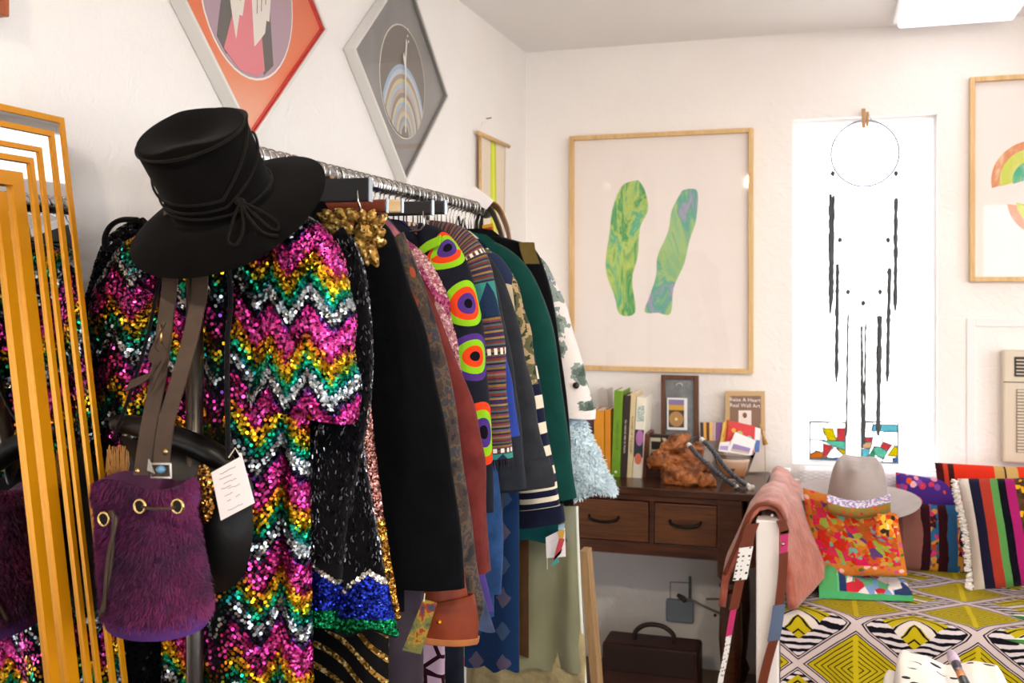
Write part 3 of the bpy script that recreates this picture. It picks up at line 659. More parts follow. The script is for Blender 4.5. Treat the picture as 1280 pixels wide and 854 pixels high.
# ------------------------------------------------------------------ things on the desk
def book(label, px0, px1, ytop, Y, col, lean=0.0, depth=.15, extra=None, colr2=None, base_px=None):
    a, b = at_y(px0, 560, Y), at_y(px1, 560, Y); zt_ = at_y(px0, ytop, Y).z; w = b.x-a.x; h = zt_-DZ; th = .0025
    t = T('book', label, 'book', ((a.x+b.x)/2, Y+depth/2, DZ), 'books on the desk')
    c = plain('book_cover', col, .5, var=.05, sc=20); R = Matrix.Translation(Vector((a.x, Y, DZ))) @ Matrix.Rotation(lean, 4, 'Y')
    cv = MB().b2((0, 0, 0), (w, .004, h)).b2((0, .004, 0), (th, depth, h)).b2((w-th, .004, 0), (w, depth, h)); cv.xf(R)
    t.part('cover', cv, c, bevel=.0012)
    pg = MB().b2((th, .004, .003), (w-th, depth-.004, h-.004)); pg.xf(R); t.part('pages', pg, M_paper)
    return t, R, w, h
ink = lambda n, c: plain(n, c, .6)
Rf = Matrix.Rotation(PI/2, 4, 'X')
BY = 3.86
book('tall dark purple book standing at the fuzzy-sleeve end of the row', 733, 744, 514, BY+.03, '#5f4550')
book('mustard yellow book beside the dark purple book', 742.5, 755, 513, BY, '#dc9018', .0)
book('orange-yellow book between the mustard book and the lime green book', 756, 763, 512, BY, '#d8881a', 0)
bk_, R_, w_, h_ = book('grey-white clear-wrapped book behind the orange books', 751, 763.5, 487, BY+.16, '#c9bfba', -.04, .1)
t, R, w, h = book('slim lime green book with a dark spine title', 764, 775, 488, BY, '#6f9a1c', .035)
t.text('lettering', 'GARDEN COLOUR', ink('olive_ink', '#4f6a12'), .013, R @ Matrix.Translation((w/2, -.0006, h*.48)) @ Rf @ Matrix.Rotation(-PI/2, 4, 'Z'))
t.part('spine_mark', MB().lathe([(0, -.0004), (.0045, -.0004), (.0045, .0006), (0, .0006)], 12, R @ Vector((w/2, -.0004, .02)), Matrix.Rotation(PI/2, 3, 'X')), ink('white_mark', '#eef2dc'))
t, R, w, h = book('slim dark brown book with a pale spine title', 775.5, 783, 494, BY, '#33211b', .045)
t.text('lettering', 'the natural way to weave', ink('cream_ink2', '#e0d6c4'), .0125, R @ Matrix.Translation((w/2, -.0006, h*.5)) @ Rf @ Matrix.Rotation(-PI/2, 4, 'Z'))
t, R, w, h = book('cream book with a long brown spine title', 783.5, 790, 491, BY, '#dcc79a', .05)
t.text('lettering', 'FLOWERS OF THE DESERT', ink('brown_ink', '#6a4a2c'), .0125, R @ Matrix.Translation((w/2, -.0006, h*.5)) @ Rf @ Matrix.Rotation(-PI/2, 4, 'Z'))
t, R, w, h = book('house plants book with a floral spine at the driftwood end of the row', 790.5, 802, 496, BY, '#ece4d2', .055)
for a, b, c in ((.42, .60, '#16181c'), (.26, .42, '#1f3038')): t.part('spine_print', MB().b2((.0008, -.0006, h*a), (w-.0008, .0, h*b)).xf(R), ink('spine_print', c))
t.part('spine_flower', MB().prism(ell(w*.55, h*.5, w*.42, h*.1, 16), lambda x, z, q: R @ Vector((x, -q, z)), .0006, .0012), ink('mauve_flower', '#b06fa8'), fix=True)
t.part('spine_flower', MB().prism(ell(w*.5, h*.24, w*.38, h*.07, 16), lambda x, z, q: R @ Vector((x, -q, z)), .0006, .0012), ink('coral_flower', '#e2765a'), fix=True)
t.text('lettering', 'HOUSE', ink('teal_ink', '#2a8a94'), .019, R @ Matrix.Translation((w*.7, -.0008, h*.8)) @ Rf @ Matrix.Rotation(-PI/2, 4, 'Z'))
t.text('lettering', 'PLANTS', ink('teal_ink', '#2a8a94'), .016, R @ Matrix.Translation((w*.32, -.0008, h*.79)) @ Rf @ Matrix.Rotation(-PI/2, 4, 'Z'))
solo('bookend', 'thin reddish-brown wooden board leaning on the house plants book', 'bookend', MB().b2((0, 0, 0), (.018, .13, .168)).xf(Matrix.Translation((at_y(801, 560, BY+.02).x, BY+.02, DZ)) @ Matrix.Rotation(.07, 4, 'Y')), M_oak if 0 else wood('reddish_board', '#4a1e10', '#6d331c', 8, .4, 2, 8), (at_y(803, 560, BY+.08).x, BY+.08, DZ), bevel=.002)
# letter sign
SY2 = 3.93; sa, sb = at_y(806, 595, SY2), at_y(858, 545, SY2)
sg = T('letter_sign', 'dark wooden sign with cream cut-out letters behind the driftwood', 'sign', ((sa.x+sb.x)/2, SY2+.02, DZ))
sg.part('board', MB().b2((sa.x, SY2, DZ), (sb.x, SY2+.03, sb.z)), wood('black_stained_board', '#1d1512', '#33241d', 8, .5, 2, 8), bevel=.002)
sg.part('foot_rail', MB().b2((sa.x-.004, SY2-.03, DZ), (sb.x+.01, SY2+.04, DZ+.022)), M_desk, bevel=.002)
hz_ = sb.z-DZ
sg.text('lettering', 'EY', plain('cream_letter', '#d8ccb0', .6), hz_*.98, Matrix.Translation((sa.x+.072, SY2-.001, DZ+hz_*.55)) @ Rf, ext=.0015, sx=.8)
# small frame holding a card
FY = 4.03; fa, fb = at_y(826, 560, FY), at_y(873, 470, FY)
fr_ = T('framed_card', 'dark brown wooden frame with a gramophone card in clear wrap, behind the driftwood', 'frame', ((fa.x+fb.x)/2, FY, DZ))
f = MB(); k = .017; f.b2((fa.x, FY, DZ), (fa.x+k, FY+.02, fb.z)).b2((fb.x-k, FY, DZ), (fb.x, FY+.02, fb.z)).b2((fa.x+k, FY, DZ), (fb.x-k, FY+.02, DZ+k)).b2((fa.x+k, FY, fb.z-k), (fb.x-k, FY+.02, fb.z))
fr_.part('frame', f, wood('brown_small_frame', '#3f2216', '#6b4029', 9, .5, 2, 8), bevel=.002)
fr_.part('slate_back', MB().b2((fa.x+k, FY+.01, DZ+k), (fb.x-k, FY+.018, fb.z-k)), plain('slate_grey', '#77797b', .7, var=.25, sc=30))
cA, cB = at_y(834, 537, FY), at_y(857, 498, FY)
cd = fr_.part('card', MB().b2((cA.x, FY-.002, cA.z), (cB.x+.006, FY+.008, cB.z)), plain('white_card', '#f4f2f0', .5))
m_ = lambda u, v: (lerp(cA.x, cB.x, u), lerp(cA.z, cB.z, v))
def cprint(u0, v0, u1, v1, c, q=.0025): a, b = m_(u0, v0), m_(u1, v1); fr_.part('card_print', MB().b2((a[0], FY-q, a[1]), (b[0], FY-.0015, b[1])), ink('card_ink', c), par=cd)
cprint(.08, .78, .92, .95, '#8f7ba6'); cprint(.08, .62, .92, .78, '#d8a23c'); cprint(.08, .08, .92, .62, '#4a3a34')
a = m_(.5, .34); fr_.part('card_disc', MB().prism(ell(a[0], a[1], .028, .03, 24), lambda x, z, t: Vector((x, FY-t, z)), .0025, .0032), ink('disc_tan', '#b98a52'), par=cd, fix=True)
fr_.part('card_disc', MB().prism(ell(a[0], a[1], .006, .006, 12), lambda x, z, t: Vector((x, FY-t, z)), .0032, .0038), ink('disc_hub', '#e2d8b0'), par=cd, fix=True)
wA, wB = at_y(832, 540, FY), at_y(862, 486, FY)
wm = glassy('clear_film', gloss=.1)
fr_.part('clear_wrap', MB().grid(lambda u, v: (lerp(wA.x, wB.x, u), FY-.007-.002*math.sin(u*11+v*5), lerp(wA.z, wB.z, v)), 14, 14), wm, smooth=True)
fr_.part('wire_hook', MB().tube([(lerp(fa.x, fb.x, .5)+.012*math.cos(q), FY-.002, fb.z-.04+.01*math.sin(q)) for q in [PI*i/10 for i in range(11)]], .0012, 6), M_silver)
# driftwood root: merged lobes with gnarled surface
M_root = Mt('gnarled_root', .55); f_ = M_root.noise(22, det=7, rough=.7, dist=1.2)
M_root.col(M_root.ramp(f_, [(.34, '#1c0d06'), (.45, '#70380f'), (.56, '#a8602a'), (.72, '#c88f55')], 'LINEAR')); M_root.bump(f_, .8, .006)  # darkest ramp stops paint shade into the crevices of the root
RY = 3.8
def root_mesh():
    mbl = bpy.data.metaballs.new('root'); mbl.resolution = .008; mbl.render_resolution = .008; mbl.threshold = .4
    rg = random.Random(5)
    for x, y, r, d in [(826, 573, 13, 0), (818, 580, 9, .02), (836, 560, 11, .01), (846, 556, 12, 0), (856, 566, 12, .02), (842, 590, 15, -.02), (852, 595, 15, -.02), (866, 588, 13, 0), (878, 600, 10, -.03), (872, 562, 9, .03), (884, 585, 8, .02), (835, 600, 9, -.03), (862, 602, 9, -.04), (890, 604, 7, -.02), (848, 575, 14, .03), (868, 575, 13, .04), (856, 548, 8, .02), (815, 574, 6, 0)]:
        p = at_y(x, y, RY+d); e = mbl.elements.new(); e.co = p; e.radius = r*2.9/1000*1.5
    o = bpy.data.objects.new('root', mbl); COL.objects.link(o); dg = bpy.context.evaluated_depsgraph_get(); dg.update()
    me = bpy.data.meshes.new_from_object(o.evaluated_get(dg)); vs = [v.co.copy() for v in me.vertices]; ns = [v.normal.copy() for v in me.vertices]; fs = [list(p.vertices) for p in me.polygons]
    bpy.data.objects.remove(o); bpy.data.metaballs.remove(mbl)
    from mathutils import noise as nz
    for i, (v, n_) in enumerate(zip(vs, ns)):
        q = nz.turbulence(v*28, 4, True)-.5; vs[i] = v+n_*(q*.022)
        if vs[i].z < DZ+.001: vs[i].z = DZ+.001
    b = MB(); b.v = [tuple(v) for v in vs]; b.f = fs; b.uv = []; return b
rp = at_y(850, 600, RY); DW = T('driftwood', 'gnarled orange-brown driftwood root lying on the desk', 'driftwood', (rp.x, RY, DZ))
DW.part('root', root_mesh(), M_root.mat, smooth=True)
# beaded rope necklace over the driftwood
M_bead = plain('charcoal_bead', '#3c4048', .5); M_bead2 = plain('white_bead', '#dcdad6', .4)
NK = T('necklace', 'chunky charcoal beaded necklace with white accent beads draped over the driftwood', 'necklace', at_y(905, 612, 3.76))
def beads(pts, n, r):
    P = spline(pts, n); sph = [(0, -1), (.6, -.8), (1, 0), (.6, .8), (0, 1)]
    for i, p in enumerate(P):
        w_ = i < 2 or i > n-3
        NK.part('bead', MB().lathe([(a*r, b*r*.8) for a, b in sph], 8, p, (P[min(i+1, n)]-P[max(i-1, 0)]).to_track_quat('Z', 'X').to_matrix()), M_bead2 if w_ else M_bead, smooth=True)
beads([at_y(861, 556, 3.78), at_y(873, 570, 3.73), at_y(893, 588, 3.72), at_y(913, 604, 3.73), at_y(921, 609, 3.74)], 26, .0095)
beads([at_y(877, 549, 3.83), at_y(893, 566, 3.78), at_y(908, 586, 3.76), at_y(926, 602, 3.76), at_y(936, 608, 3.76)], 26, .0095)
beads([at_y(916, 606, 3.735), at_y(924, 612, 3.74), at_y(934, 613, 3.745), at_y(941, 609, 3.75)], 9, .01)
NK.part('cord', MB().tube([at_y(861, 556, 3.78), at_y(864, 549, 3.84), at_y(872, 546, 3.86), at_y(877, 549, 3.83)], .003, 6), M_bead, smooth=True)
# glass bowl with cards
gb = at_y(917, 595, 3.93); rim = at_y(917, 566, 3.93); R0 = (at_y(943, 566, 3.93)-at_y(889, 566, 3.93)).length/2
BW = T('glass_bowl', 'clear flared glass bowl with a rust band holding cards on the desk', 'bowl', (gb.x, 3.93, DZ))
M_bowl = glassy('bowl_glass', (.96, .95, .94), .12)
bh = rim.z-DZ; prof = [(0, .004), (R0*.5, .004), (R0*.56, .012), (R0*.72, bh*.4), (R0*.9, bh*.8), (R0, bh)]
BW.part('bowl', MB().lathe(prof+[(R0*.98, bh), (R0*.7, bh*.42), (R0*.5, .012), (0, .01)], 32, (gb.x, 3.93, DZ)), M_bowl, smooth=True)
mrb = Mt('rust_band', .6); zz = mrb.xyz('Object'); mrb.col(mrb.ramp(zz[2]*12, [(0, '#8a4c26'), (.5, '#c79066'), (1, '#d8b8a0')], 'LINEAR'))
BW.part('rust_band', MB().grid(lambda u, v: (gb.x+lerp(R0*.6, R0*.93, v)*1.01*math.cos(lerp(-2.6, -.6, u)), 3.93+lerp(R0*.6, R0*.93, v)*1.01*math.sin(lerp(-2.6, -.6, u)), DZ+lerp(bh*.12, bh*.85, v)), 20, 6), mrb.mat, smooth=True, solid=.0006)
BW.part('palm_print', MB().prism([(-.002, -.018), (.002, -.018), (.003, .0), (.012, .004), (.004, .006), (.008, .016), (0, .008), (-.008, .016), (-.004, .006), (-.012, .004), (-.003, 0)], lambda x, z, t: Vector((gb.x+.003+x, 3.93-R0*.77-t, DZ+bh*.45+z)), .0, .0012), ink('palm_ink', '#3a2a26'), fix=True)
def card(label, quad, Y0, col, prints=(), lean=.02, txt=None):
    """card from its px corners (tl, tr, br, bl), leaning back a little"""
    P = [at_y(x, y, Y0+(lean if i < 2 else 0)) for i, (x, y) in enumerate(quad)]; b = MB(); off = Vector((0, .0015, 0)); e = MB()
    b.face(P[::-1]); b.face([p+off for p in P]); 
    for i in range(4): b.face([P[i], P[(i+1) % 4], P[(i+1) % 4]+off, P[i]+off])
    t = T('card', label, 'card', (P[2]+P[3])/2, 'cards and prints on the desk'); t.part('sheet', b, plain('card_stock', col, .6), fix=True)
    at = lambda u, v, q: P[3].lerp(P[2], u).lerp(P[0].lerp(P[1], u), v)+Vector((0, -.0008-q, 0))
    for k, (u0, v0, u1, v1, c) in enumerate(prints): t.part('print', MB().face([at(u0, v0, .0002*k), at(u1, v0, .0002*k), at(u1, v1, .0002*k), at(u0, v1, .0002*k)]), ink('card_print', c))
    return t, P, at
card('small striped card in yellow, brown and purple standing between the small frame and the bowl', [(875, 528), (903, 528), (902, 551), (876, 551)], 4.0, '#e8d8c4', [(0, 0, .15, 1, '#2e2430'), (.15, 0, .28, 1, '#e0a03c'), (.28, 0, .42, 1, '#5a3a2a'), (.42, 0, .56, 1, '#e8b860'), (.56, 0, .66, 1, '#c8a8b8'), (.7, 0, 1, 1, '#8a5f9a')])
t, P, at = card('tall tan-bordered book cover with a white two-line title standing behind the bowl', [(907, 489), (956, 489), (957, 590), (905, 590)], 4.09, '#caa878', [(.12, .52, .9, .94, '#8a6a58'), (.04, .0, .98, .5, '#e9ddd2'), (.18, .3, .86, .52, '#d8dcd6'), (.34, .5, .66, .76, '#f0e4dc')], .03)
tm = Matrix.Translation(at(.5, .89, .003)) @ Rf
t.text('lettering', 'Raise A Heart', ink('white_title', '#f8f4f0'), .021, tm); t.text('lettering', 'Real Wall Art', ink('white_title', '#f8f4f0'), .021, Matrix.Translation(at(.5, .82, .003)) @ Rf)
t.part('cameo', MB().prism(ell(0, 0, .008, .011, 14), lambda x, z, q: at(.5, .7, .002)+Vector((x, -q, z)), 0, .001), ink('brown_cameo', '#8a5a3c'), fix=True)
t, P, at = card('red patterned card with flower rounds leaning in the bowl', [(913, 526), (944, 533), (942, 566), (905, 562)], 3.95, '#d83c40', (), .02)
for u, v, c, rr_ in ((.45, .62, '#b9cf7a', .011), (.8, .5, '#8fc8c4', .011), (.2, .7, '#e8b83c', .008), (.25, .3, '#f0e0d0', .009)): t.part('print', MB().prism(ell(0, 0, rr_, rr_, 16), lambda x, z, q: at(u, v, .001)+Vector((x, -q, z)), 0, .0008), ink('flower_print', c), fix=True)
card('yellow and orange striped card at the back of the bowl', [(904, 528), (912, 524), (910, 560), (899, 556)], 3.97, '#e2a030', [(.1, 0, .4, 1, '#f0d060'), (.6, 0, .9, 1, '#c84a30')])
card('blue and white slip standing at the wall side of the bowl', [(944, 534), (951, 536), (949, 565), (943, 566)], 3.96, '#5a7cc0', [(0, .5, 1, 1, '#eef0f4')])
card('white card with a lavender picture tilted in the bowl', [(919, 540), (945, 551), (939, 570), (909, 565)], 3.91, '#f4f2f4', [(.12, .08, .88, .45, '#9c86bc'), (.12, .08, .88, .2, '#cdb89c')], .015)
card('small white slip with a lavender stripe lying low in the bowl', [(900, 553), (913, 552), (910, 566), (898, 564)], 3.9, '#f0ecf2', [(.1, .2, .9, .6, '#b49ccc')], .01)
# tassel hanging on the tall book cover
ta, tb = at_y(951, 534, 4.05), at_y(957, 556, 4.05)
solo('tassel', 'small golden-brown tassel hanging beside the tall book cover', 'tassel', MB().tube([ta+Vector((-.004, .02, .01)), ta, ta.lerp(tb, .35), ta.lerp(tb, .45), ta.lerp(tb, .8), tb], [.002, .003, .005, .004, .009, .01], 10), plain('tan_tassel', '#b58448', .9, var=.3, sc=90), tb, smooth=True)
# ------------------------------------------------------------------ hats (shared builder)
def hat_mesh(P, X, Y, Z, rx, ry, h, brim, droop, dent, n=56, taper=.9, rimup=0.0):
    """crown on an oval base, pinched top, brim with its own droop; X, Y, Z world axes of the hat"""
    X, Y, Z = Vector(X), Vector(Y), Vector(Z); P = Vector(P)
    rings = []
    for k, t in enumerate([1.0, .97, .8, .55, .3, .12, 0.0]): rings.append(('b', t))
    for t in (.03, .12, .3, .5, .7, .85, .94, .985, 1.0): rings.append(('c', t))
    for t in (.97, .88, .72, .5, .25, .02): rings.append(('t', t))
    def f(u, v):
        k = v*(len(rings)-1); i = min(int(round(k)), len(rings)-1); kind, t = rings[i]; a = 2*PI*u; ca, sa = math.cos(a), math.sin(a)
        if kind == 'b': x = ca*(rx+brim(a)*t); y = sa*(ry+brim(a)*t); z = droop(a, t)
        elif kind == 'c':
            s = lerp(1, taper, t**1.5)-(.05 if t > .96 else 0)*(t-.96)/.04; x, y = ca*rx*s, sa*ry*s; z = h*t
            z, x, y = dent(x, y, z, t, rx, ry, h)
        else:
            s = taper*.95*t; x, y = ca*rx*s, sa*ry*s; z = h
            z, x, y = dent(x, y, z, 1.0, rx, ry, h)
        return P+X*x+Y*y+Z*z
    return MB().grid(f, n, len(rings)-1, wrap=True)
# ------------------------------------------------------------------ daybed
PY = 3.13
pa, pb = at_y(945, 660, PY), at_y(973, 660, PY); ptop = at_y(958, 651, PY).z
BX0, BX1, BYB = pa.x, 1.86, 4.1
M_bedw = plain('white_bed_paint', '#f0e9e6', .45)
BD = T('daybed', 'white wooden daybed with a square corner post along the back wall', 'daybed', ((BX0+BX1)/2, 3.6, 0))
pw = pb.x-pa.x
for x, y, t in ((BX0, PY, ptop), (BX1-pw, PY, ptop), (BX0, BYB-pw, .84), (BX1-pw, BYB-pw, .84)): BD.part('post', MB().b2((x, y, 0), (x+pw, y+pw, t)), M_bedw, bevel=.004)
for x in (BX0, BX1-pw):
    BD.part('arm_rail', MB().b2((x+.008, PY+pw, ptop-.06), (x+pw-.008, BYB-pw, ptop-.002)), M_bedw, bevel=.003)
    BD.part('side_rail', MB().b2((x+.008, PY+pw, .2), (x+pw-.008, BYB-pw, .34)), M_bedw, bevel=.003)
    for i in range(5): yy = lerp(PY+.2, BYB-.2, i/4); BD.part('slat', MB().b2((x+.018, yy-.03, .34), (x+pw-.018, yy+.03, ptop-.06)), M_bedw)
BD.part('front_rail', MB().b2((BX0+pw, PY+.014, .2), (BX1-pw, PY+.04, .33)), M_bedw, bevel=.003)
BD.part('back_panel', MB().b2((BX0+pw, BYB-.03, .2), (BX1-pw, BYB, .8)), M_bedw, bevel=.003)
MX0, MX1, MF, MBk, MZ = BX0+pw+.012, BX1-pw-.012, 3.215, 4.055, .535
BD.part('mattress', MB().b2((MX0, MF, .3), (MX1, MBk, MZ)), plain('mattress_ticking', '#e8e2da', .9), bevel=.03)
# bedspread
c0 = at_y(1070, 808, MF-.02)
mb_ = Mt('diamond_bedspread', .9, 0, .2); U = mb_.xyz('UV'); n1 = mb_.noise(6, mb_.coord('UV'))*.02
p = (U[0]-c0.x+n1-.01)/.33; q = (U[1]+.125)/.25; s_, t_ = p+q, p-q
rs, rt = mb_.op('ROUND', s_), mb_.op('ROUND', t_); fs, ft = s_-rs, t_-rt
par = mb_.op('GREATER_THAN', mb_.ab(mb_.fr((rs+rt)*.5+.25)-.5), 0.24)
par = mb_.fr((rs+rt)*.5+.1) > .3       # 1 on the zebra cells
d = mb_.mx(mb_.ab(fs), mb_.ab(ft))*2.0
yel, blk, pal = '#b7a317', '#17141c', '#cbb9b8'
st = mb_.fr(d*8.5) < .24; A = mb_.mix(st, yel, blk); A = mb_.mix(mb_.ab(p-mb_.op('ROUND', p)) < .022, A, '#c3ad1c')
zv = mb_.fr(U[1]*52+mb_.sin(U[0]*44)*.15+mb_.noise(14, mb_.coord('UV'))*1.1) < .48; Bz = mb_.mix(zv, '#d5c8cb', blk)
inn = mb_.mn(fs*-1.0, ft); ch = mb_.fr(mb_.mx(fs, ft*-1.0)*8.0+.2); e_ = mb_.mx(fs, ft*-1.0)
chev = mb_.mix(mb_.ab(ch-.5) < .1, mb_.mix(mb_.ab(e_-.12) < .06, yel, '#d8ccc4'), blk)
inC = mb_.op('MULTIPLY', fs < .36, (ft*-1.0) < .36); inC = mb_.op('MULTIPLY', inC, mb_.op('MULTIPLY', fs > -.2, (ft*-1.0) > -.2))
Bc = mb_.mix(inC, Bz, chev); cellc = mb_.mix(par, A, Bc)
bl = mb_.mix(mb_.ab(d-.9) < .018, pal, blk); cellc = mb_.mix(d > .84, cellc, bl); cellc = mb_.mix(mb_.ab(d-.84) < .014, cellc, blk)
M_spread = fabric('diamond_bedspread', None, .9, .1, color=cellc, m=mb_, bump=.25, weave=500)
from mathutils import noise as NZ
def spread(u, v):
    x = lerp(MX0-.01, MX1+.01, u); L = v*1.36      # path from the back, over the front edge, down the front
    y0 = MBk-.02; top = y0-MF+.01; r = .035
    if L < top-r: y, z = y0-L, MZ+.006
    elif L < top-r+r*PI/2: a = (L-top+r)/r; y, z = MF-.01+r-r*math.sin(a), MZ+.006-r+r*math.cos(a)
    else: y, z = MF-.01, MZ+.006-r-(L-top+r-r*PI/2)
    nn = NZ.noise(Vector((x*7, L*7, 3)))*.006; k = NZ.noise(Vector((x*3, L*2.2, 9)))*.005
    fold = max(0, L-top)*.05*math.sin(x*17+2*math.sin(x*5))
    return (x, y-max(0, fold)-.002-(abs(nn) if L > top else 0), z+(nn+k+.011 if L < top else 0))
TOPL = MBk-.02-MF+.01
sp = MB().grid(spread, 150, 110, lambda u, v: (lerp(MX0-.01, MX1+.01, u), TOPL-v*1.36))
solo('bedspread', 'yellow, black and white diamond-patterned bedspread over the daybed mattress', 'bedspread', sp, M_spread, ((MX0+MX1)/2, MF, MZ), smooth=True)
# white woven throw over the back
mq = Mt('white_woven_throw', .95, 0, .2); U = mq.xyz('UV'); rib = mq.tri(U[0]*26+U[1]*26); rib2 = mq.tri(U[0]*26-U[1]*26)
mq.col(mq.mix(rib*rib2, '#ded8de', '#f1eef2')); mq.bump(rib*rib2, .5, .004)
def throw(u, v):
    x = lerp(BX0+.1, BX1-.1, u); L = v*.62
    pr = [(4.022, .555), (4.024, .8), (4.036, .842), (4.085, .852), (4.118, .84), (4.122, .62)]
    k = v*5; i = min(int(k), 4); f = k-i; return (x, lerp(pr[i][0], pr[i+1][0], f)-.004*math.sin(x*23)*(1-v), lerp(pr[i][1], pr[i+1][1], f)+.003*math.sin(x*13))
solo('throw', 'white woven throw folded over the back of the daybed behind the cushions', 'throw', MB().grid(throw, 60, 20, lambda u, v: (u*1.8, v*.62)), mq.mat, (.8, 4.04, .56), smooth=True, solid=.006)
# cushions
def cushion(name, label, C_, w_, h_, t_, rx, ry, rz, mat, fringe=None, cat='cushion', group='cushions on the daybed'):
    R = Matrix.Translation(C_) @ Euler((rx, ry, rz), 'XYZ').to_matrix().to_4x4()
    def side(sg):
        def f(u, v):
            a, b = u*2-1, v*2-1; k = ((1-a**2)*(1-b**2))**.38; pin = 1-.06*(1-abs(a))*1.0*(abs(b)**3); pin2 = 1-.06*(1-abs(b))*(abs(a)**3)
            wr = .006*NZ.noise(Vector((a*2.3, b*2.3, sg*4+w_*9)))*k
            return R @ Vector((a*w_/2*pin2, -sg*(k*t_/2+wr), b*h_/2*pin))
        return f
    m = MB(); m.grid(side(1), 26, 26, lambda u, v: (u, v)); m.grid(side(-1), 26, 26, lambda u, v: (u, v))
    t = T(name, label, cat, R @ Vector((0, 0, -h_/2)), group); t.part('cover', m, mat, smooth=True)
    return t, R
def stripes_mat(name, stops, axis=0, wob=.01, extra=None):
    m = Mt(name, .95, 0, .2); U = m.xyz('UV'); x = U[axis]+(m.noise(3, m.coord('UV'))-.5)*wob*2
    c = m.ramp(x, stops, 'CONSTANT')
    if extra: c = extra(m, U, c)
    return fabric(name, None, m=m, color=c, sheen=.2, bump=.5, weave=350)
def ex1(m, U, c):
    v = m.vor(26, m.coord('UV'), out='Color'); f = m.red(v); y = m.ramp(f, [(0, '#4a3420'), (.45, '#5a4028'), (.7, '#3a2a1c'), (.85, '#d8a21a')])
    big = m.vor(3.2, m.coord('UV')) < .24
    y = m.mix(big, y, '#d8a81c'); return m.mix(U[0] > .48, c, y)
Cc = at_y(1281, 664, 3.62)
cu1, R1 = cushion('striped_cushion', 'thick-striped cushion in navy, coral, green, black and pink with white fringe', Cc, .35, .355, .13, math.radians(-14), math.radians(-8), math.radians(-6),
    stripes_mat('wide_stripe', [(0, '#dcd2ca'), (.09, '#1e1c34'), (.18, '#a83a2b'), (.27, '#58904c'), (.335, '#100e18'), (.40, '#a02064'), (.48, '#4a3420')], extra=ex1))
fm = MB(); rg = random.Random(3)
for i in range(420):
    b = rg.uniform(-1, 1); p = R1 @ Vector((-.18*(1-.06*(1-abs(b)))-rg.uniform(-.006, .004), rg.uniform(-.008, .008), b*.175)); q = p+R1.to_3x3() @ Vector((-rg.uniform(.008, .018), rg.uniform(-.008, .008), rg.uniform(-.008, .006)))
    fm.tube([p, p.lerp(q, .5)+Vector((0, rg.uniform(-.004, .004), 0)), q], [.0028, .0032, .0022], 4, caps=False)
cu1.part('fringe', fm, plain('white_wool', '#efe9e4', .95), kind='stuff', smooth=True)
def ex2(m, U, c):
    v = m.red(m.vor(9, m.vec(U[0]*3, U[1]*1.6), out='Color')); y = m.ramp(v, [(0, '#2f6a9a'), (.25, '#d89a3a'), (.45, '#b04a2a'), (.6, '#3a1c28'), (.75, '#e2c070'), (.88, '#d83878')])
    b = m.op('MULTIPLY', U[0] > .5, U[0] < .57); b2 = m.op('MULTIPLY', U[0] > .74, U[0] < .79); return m.mix(m.mx(b, b2), c, y)
cushion('striped_cushion', 'curved-stripe cushion in dusty brown, maroon and blue beside the embroidered tote', at_y(1160, 672, 3.87), .37, .25, .12, math.radians(-16), math.radians(2), math.radians(4),
    stripes_mat('blue_brown_stripe', [(0, '#7a4a42'), (.25, '#8f5e56'), (.42, '#36161f'), (.5, '#6a3a2a'), (.57, '#38171f'), (.65, '#2f5f8c'), (.74, '#8a4a2a'), (.79, '#2c557e'), (.9, '#1c2028')], wob=.04, extra=ex2))
mf = Mt('purple_floral', .95, 0, .2); vo = mf.vor(9, mf.coord('UV')); vc = mf.red(mf.vor(9, mf.coord('UV'), out='Color'))
pet = (vo+mf.noise(22, mf.coord('UV'))*.25-.12) < .42; cc = mf.mix(pet, '#4a2c82', mf.ramp(vc, [(0, '#c83a58'), (.3, '#e28a9a'), (.5, '#d8502a'), (.7, '#8a4aa0'), (.85, '#e8b0b8')])); cc = mf.mix(vo < .08, cc, '#e8c050')
cushion('floral_cushion', 'small purple cushion printed with pink and red flowers against the white throw', at_y(1166, 650, 3.93), .26, .31, .11, math.radians(-12), math.radians(3), 0, fabric('purple_floral', None, m=mf, color=cc))
cushion('red_cushion', 'bright red kilim cushion with tan bands leaning on the back below the air conditioner', at_y(1268, 642, 3.93), .5, .34, .12, math.radians(-10), math.radians(-2), math.radians(-2),
    stripes_mat('red_kilim', [(0, '#4a1a20'), (.05, '#c8402a'), (.08, '#3c1c1c'), (.12, '#d8321e'), (.38, '#c09a58'), (.445, '#20181a'), (.455, '#c8a264'), (.53, '#e03a1c'), (.9, '#c09a58')], wob=.004))
# embroidered tote
me_ = Mt('embroidery', .95, 0, .2); cv = me_.coord('UV'); pal_ = [(0, '#a85422'), (.12, '#b82a1a'), (.24, '#bf2e4c'), (.36, '#c06c22'), (.48, '#8a9a3a'), (.58, '#bc9040'), (.68, '#c81e50'), (.78, '#c04c20'), (.88, '#6a9a8a'), (.95, '#5a3a6a')]
U = me_.xyz('UV')
fine = me_.ramp(me_.red(me_.vor(15, cv, out='Color')), pal_); big = me_.ramp(me_.red(me_.vor(8.5, cv, out='Color')), pal_); f = me_.noise(4, cv)
ec = me_.mix(f < .5, fine, big)
bord = me_.mx(me_.mx(U[1] < .16, (U[1] > .9)), me_.mx(U[0] < .07, U[0] > .95)); bm_ = me_.mix(me_.vor(11, cv) < .34, '#c0702c', me_.ramp(me_.red(me_.vor(11, cv, out='Color')), [(0, '#c83a2a'), (.35, '#e8b0a0'), (.6, '#4a6a2a'), (.8, '#c84a7a')]))
M_emb = fabric('embroidery', None, m=me_, color=me_.mix(bord, ec, bm_), bump=.9, weave=160)
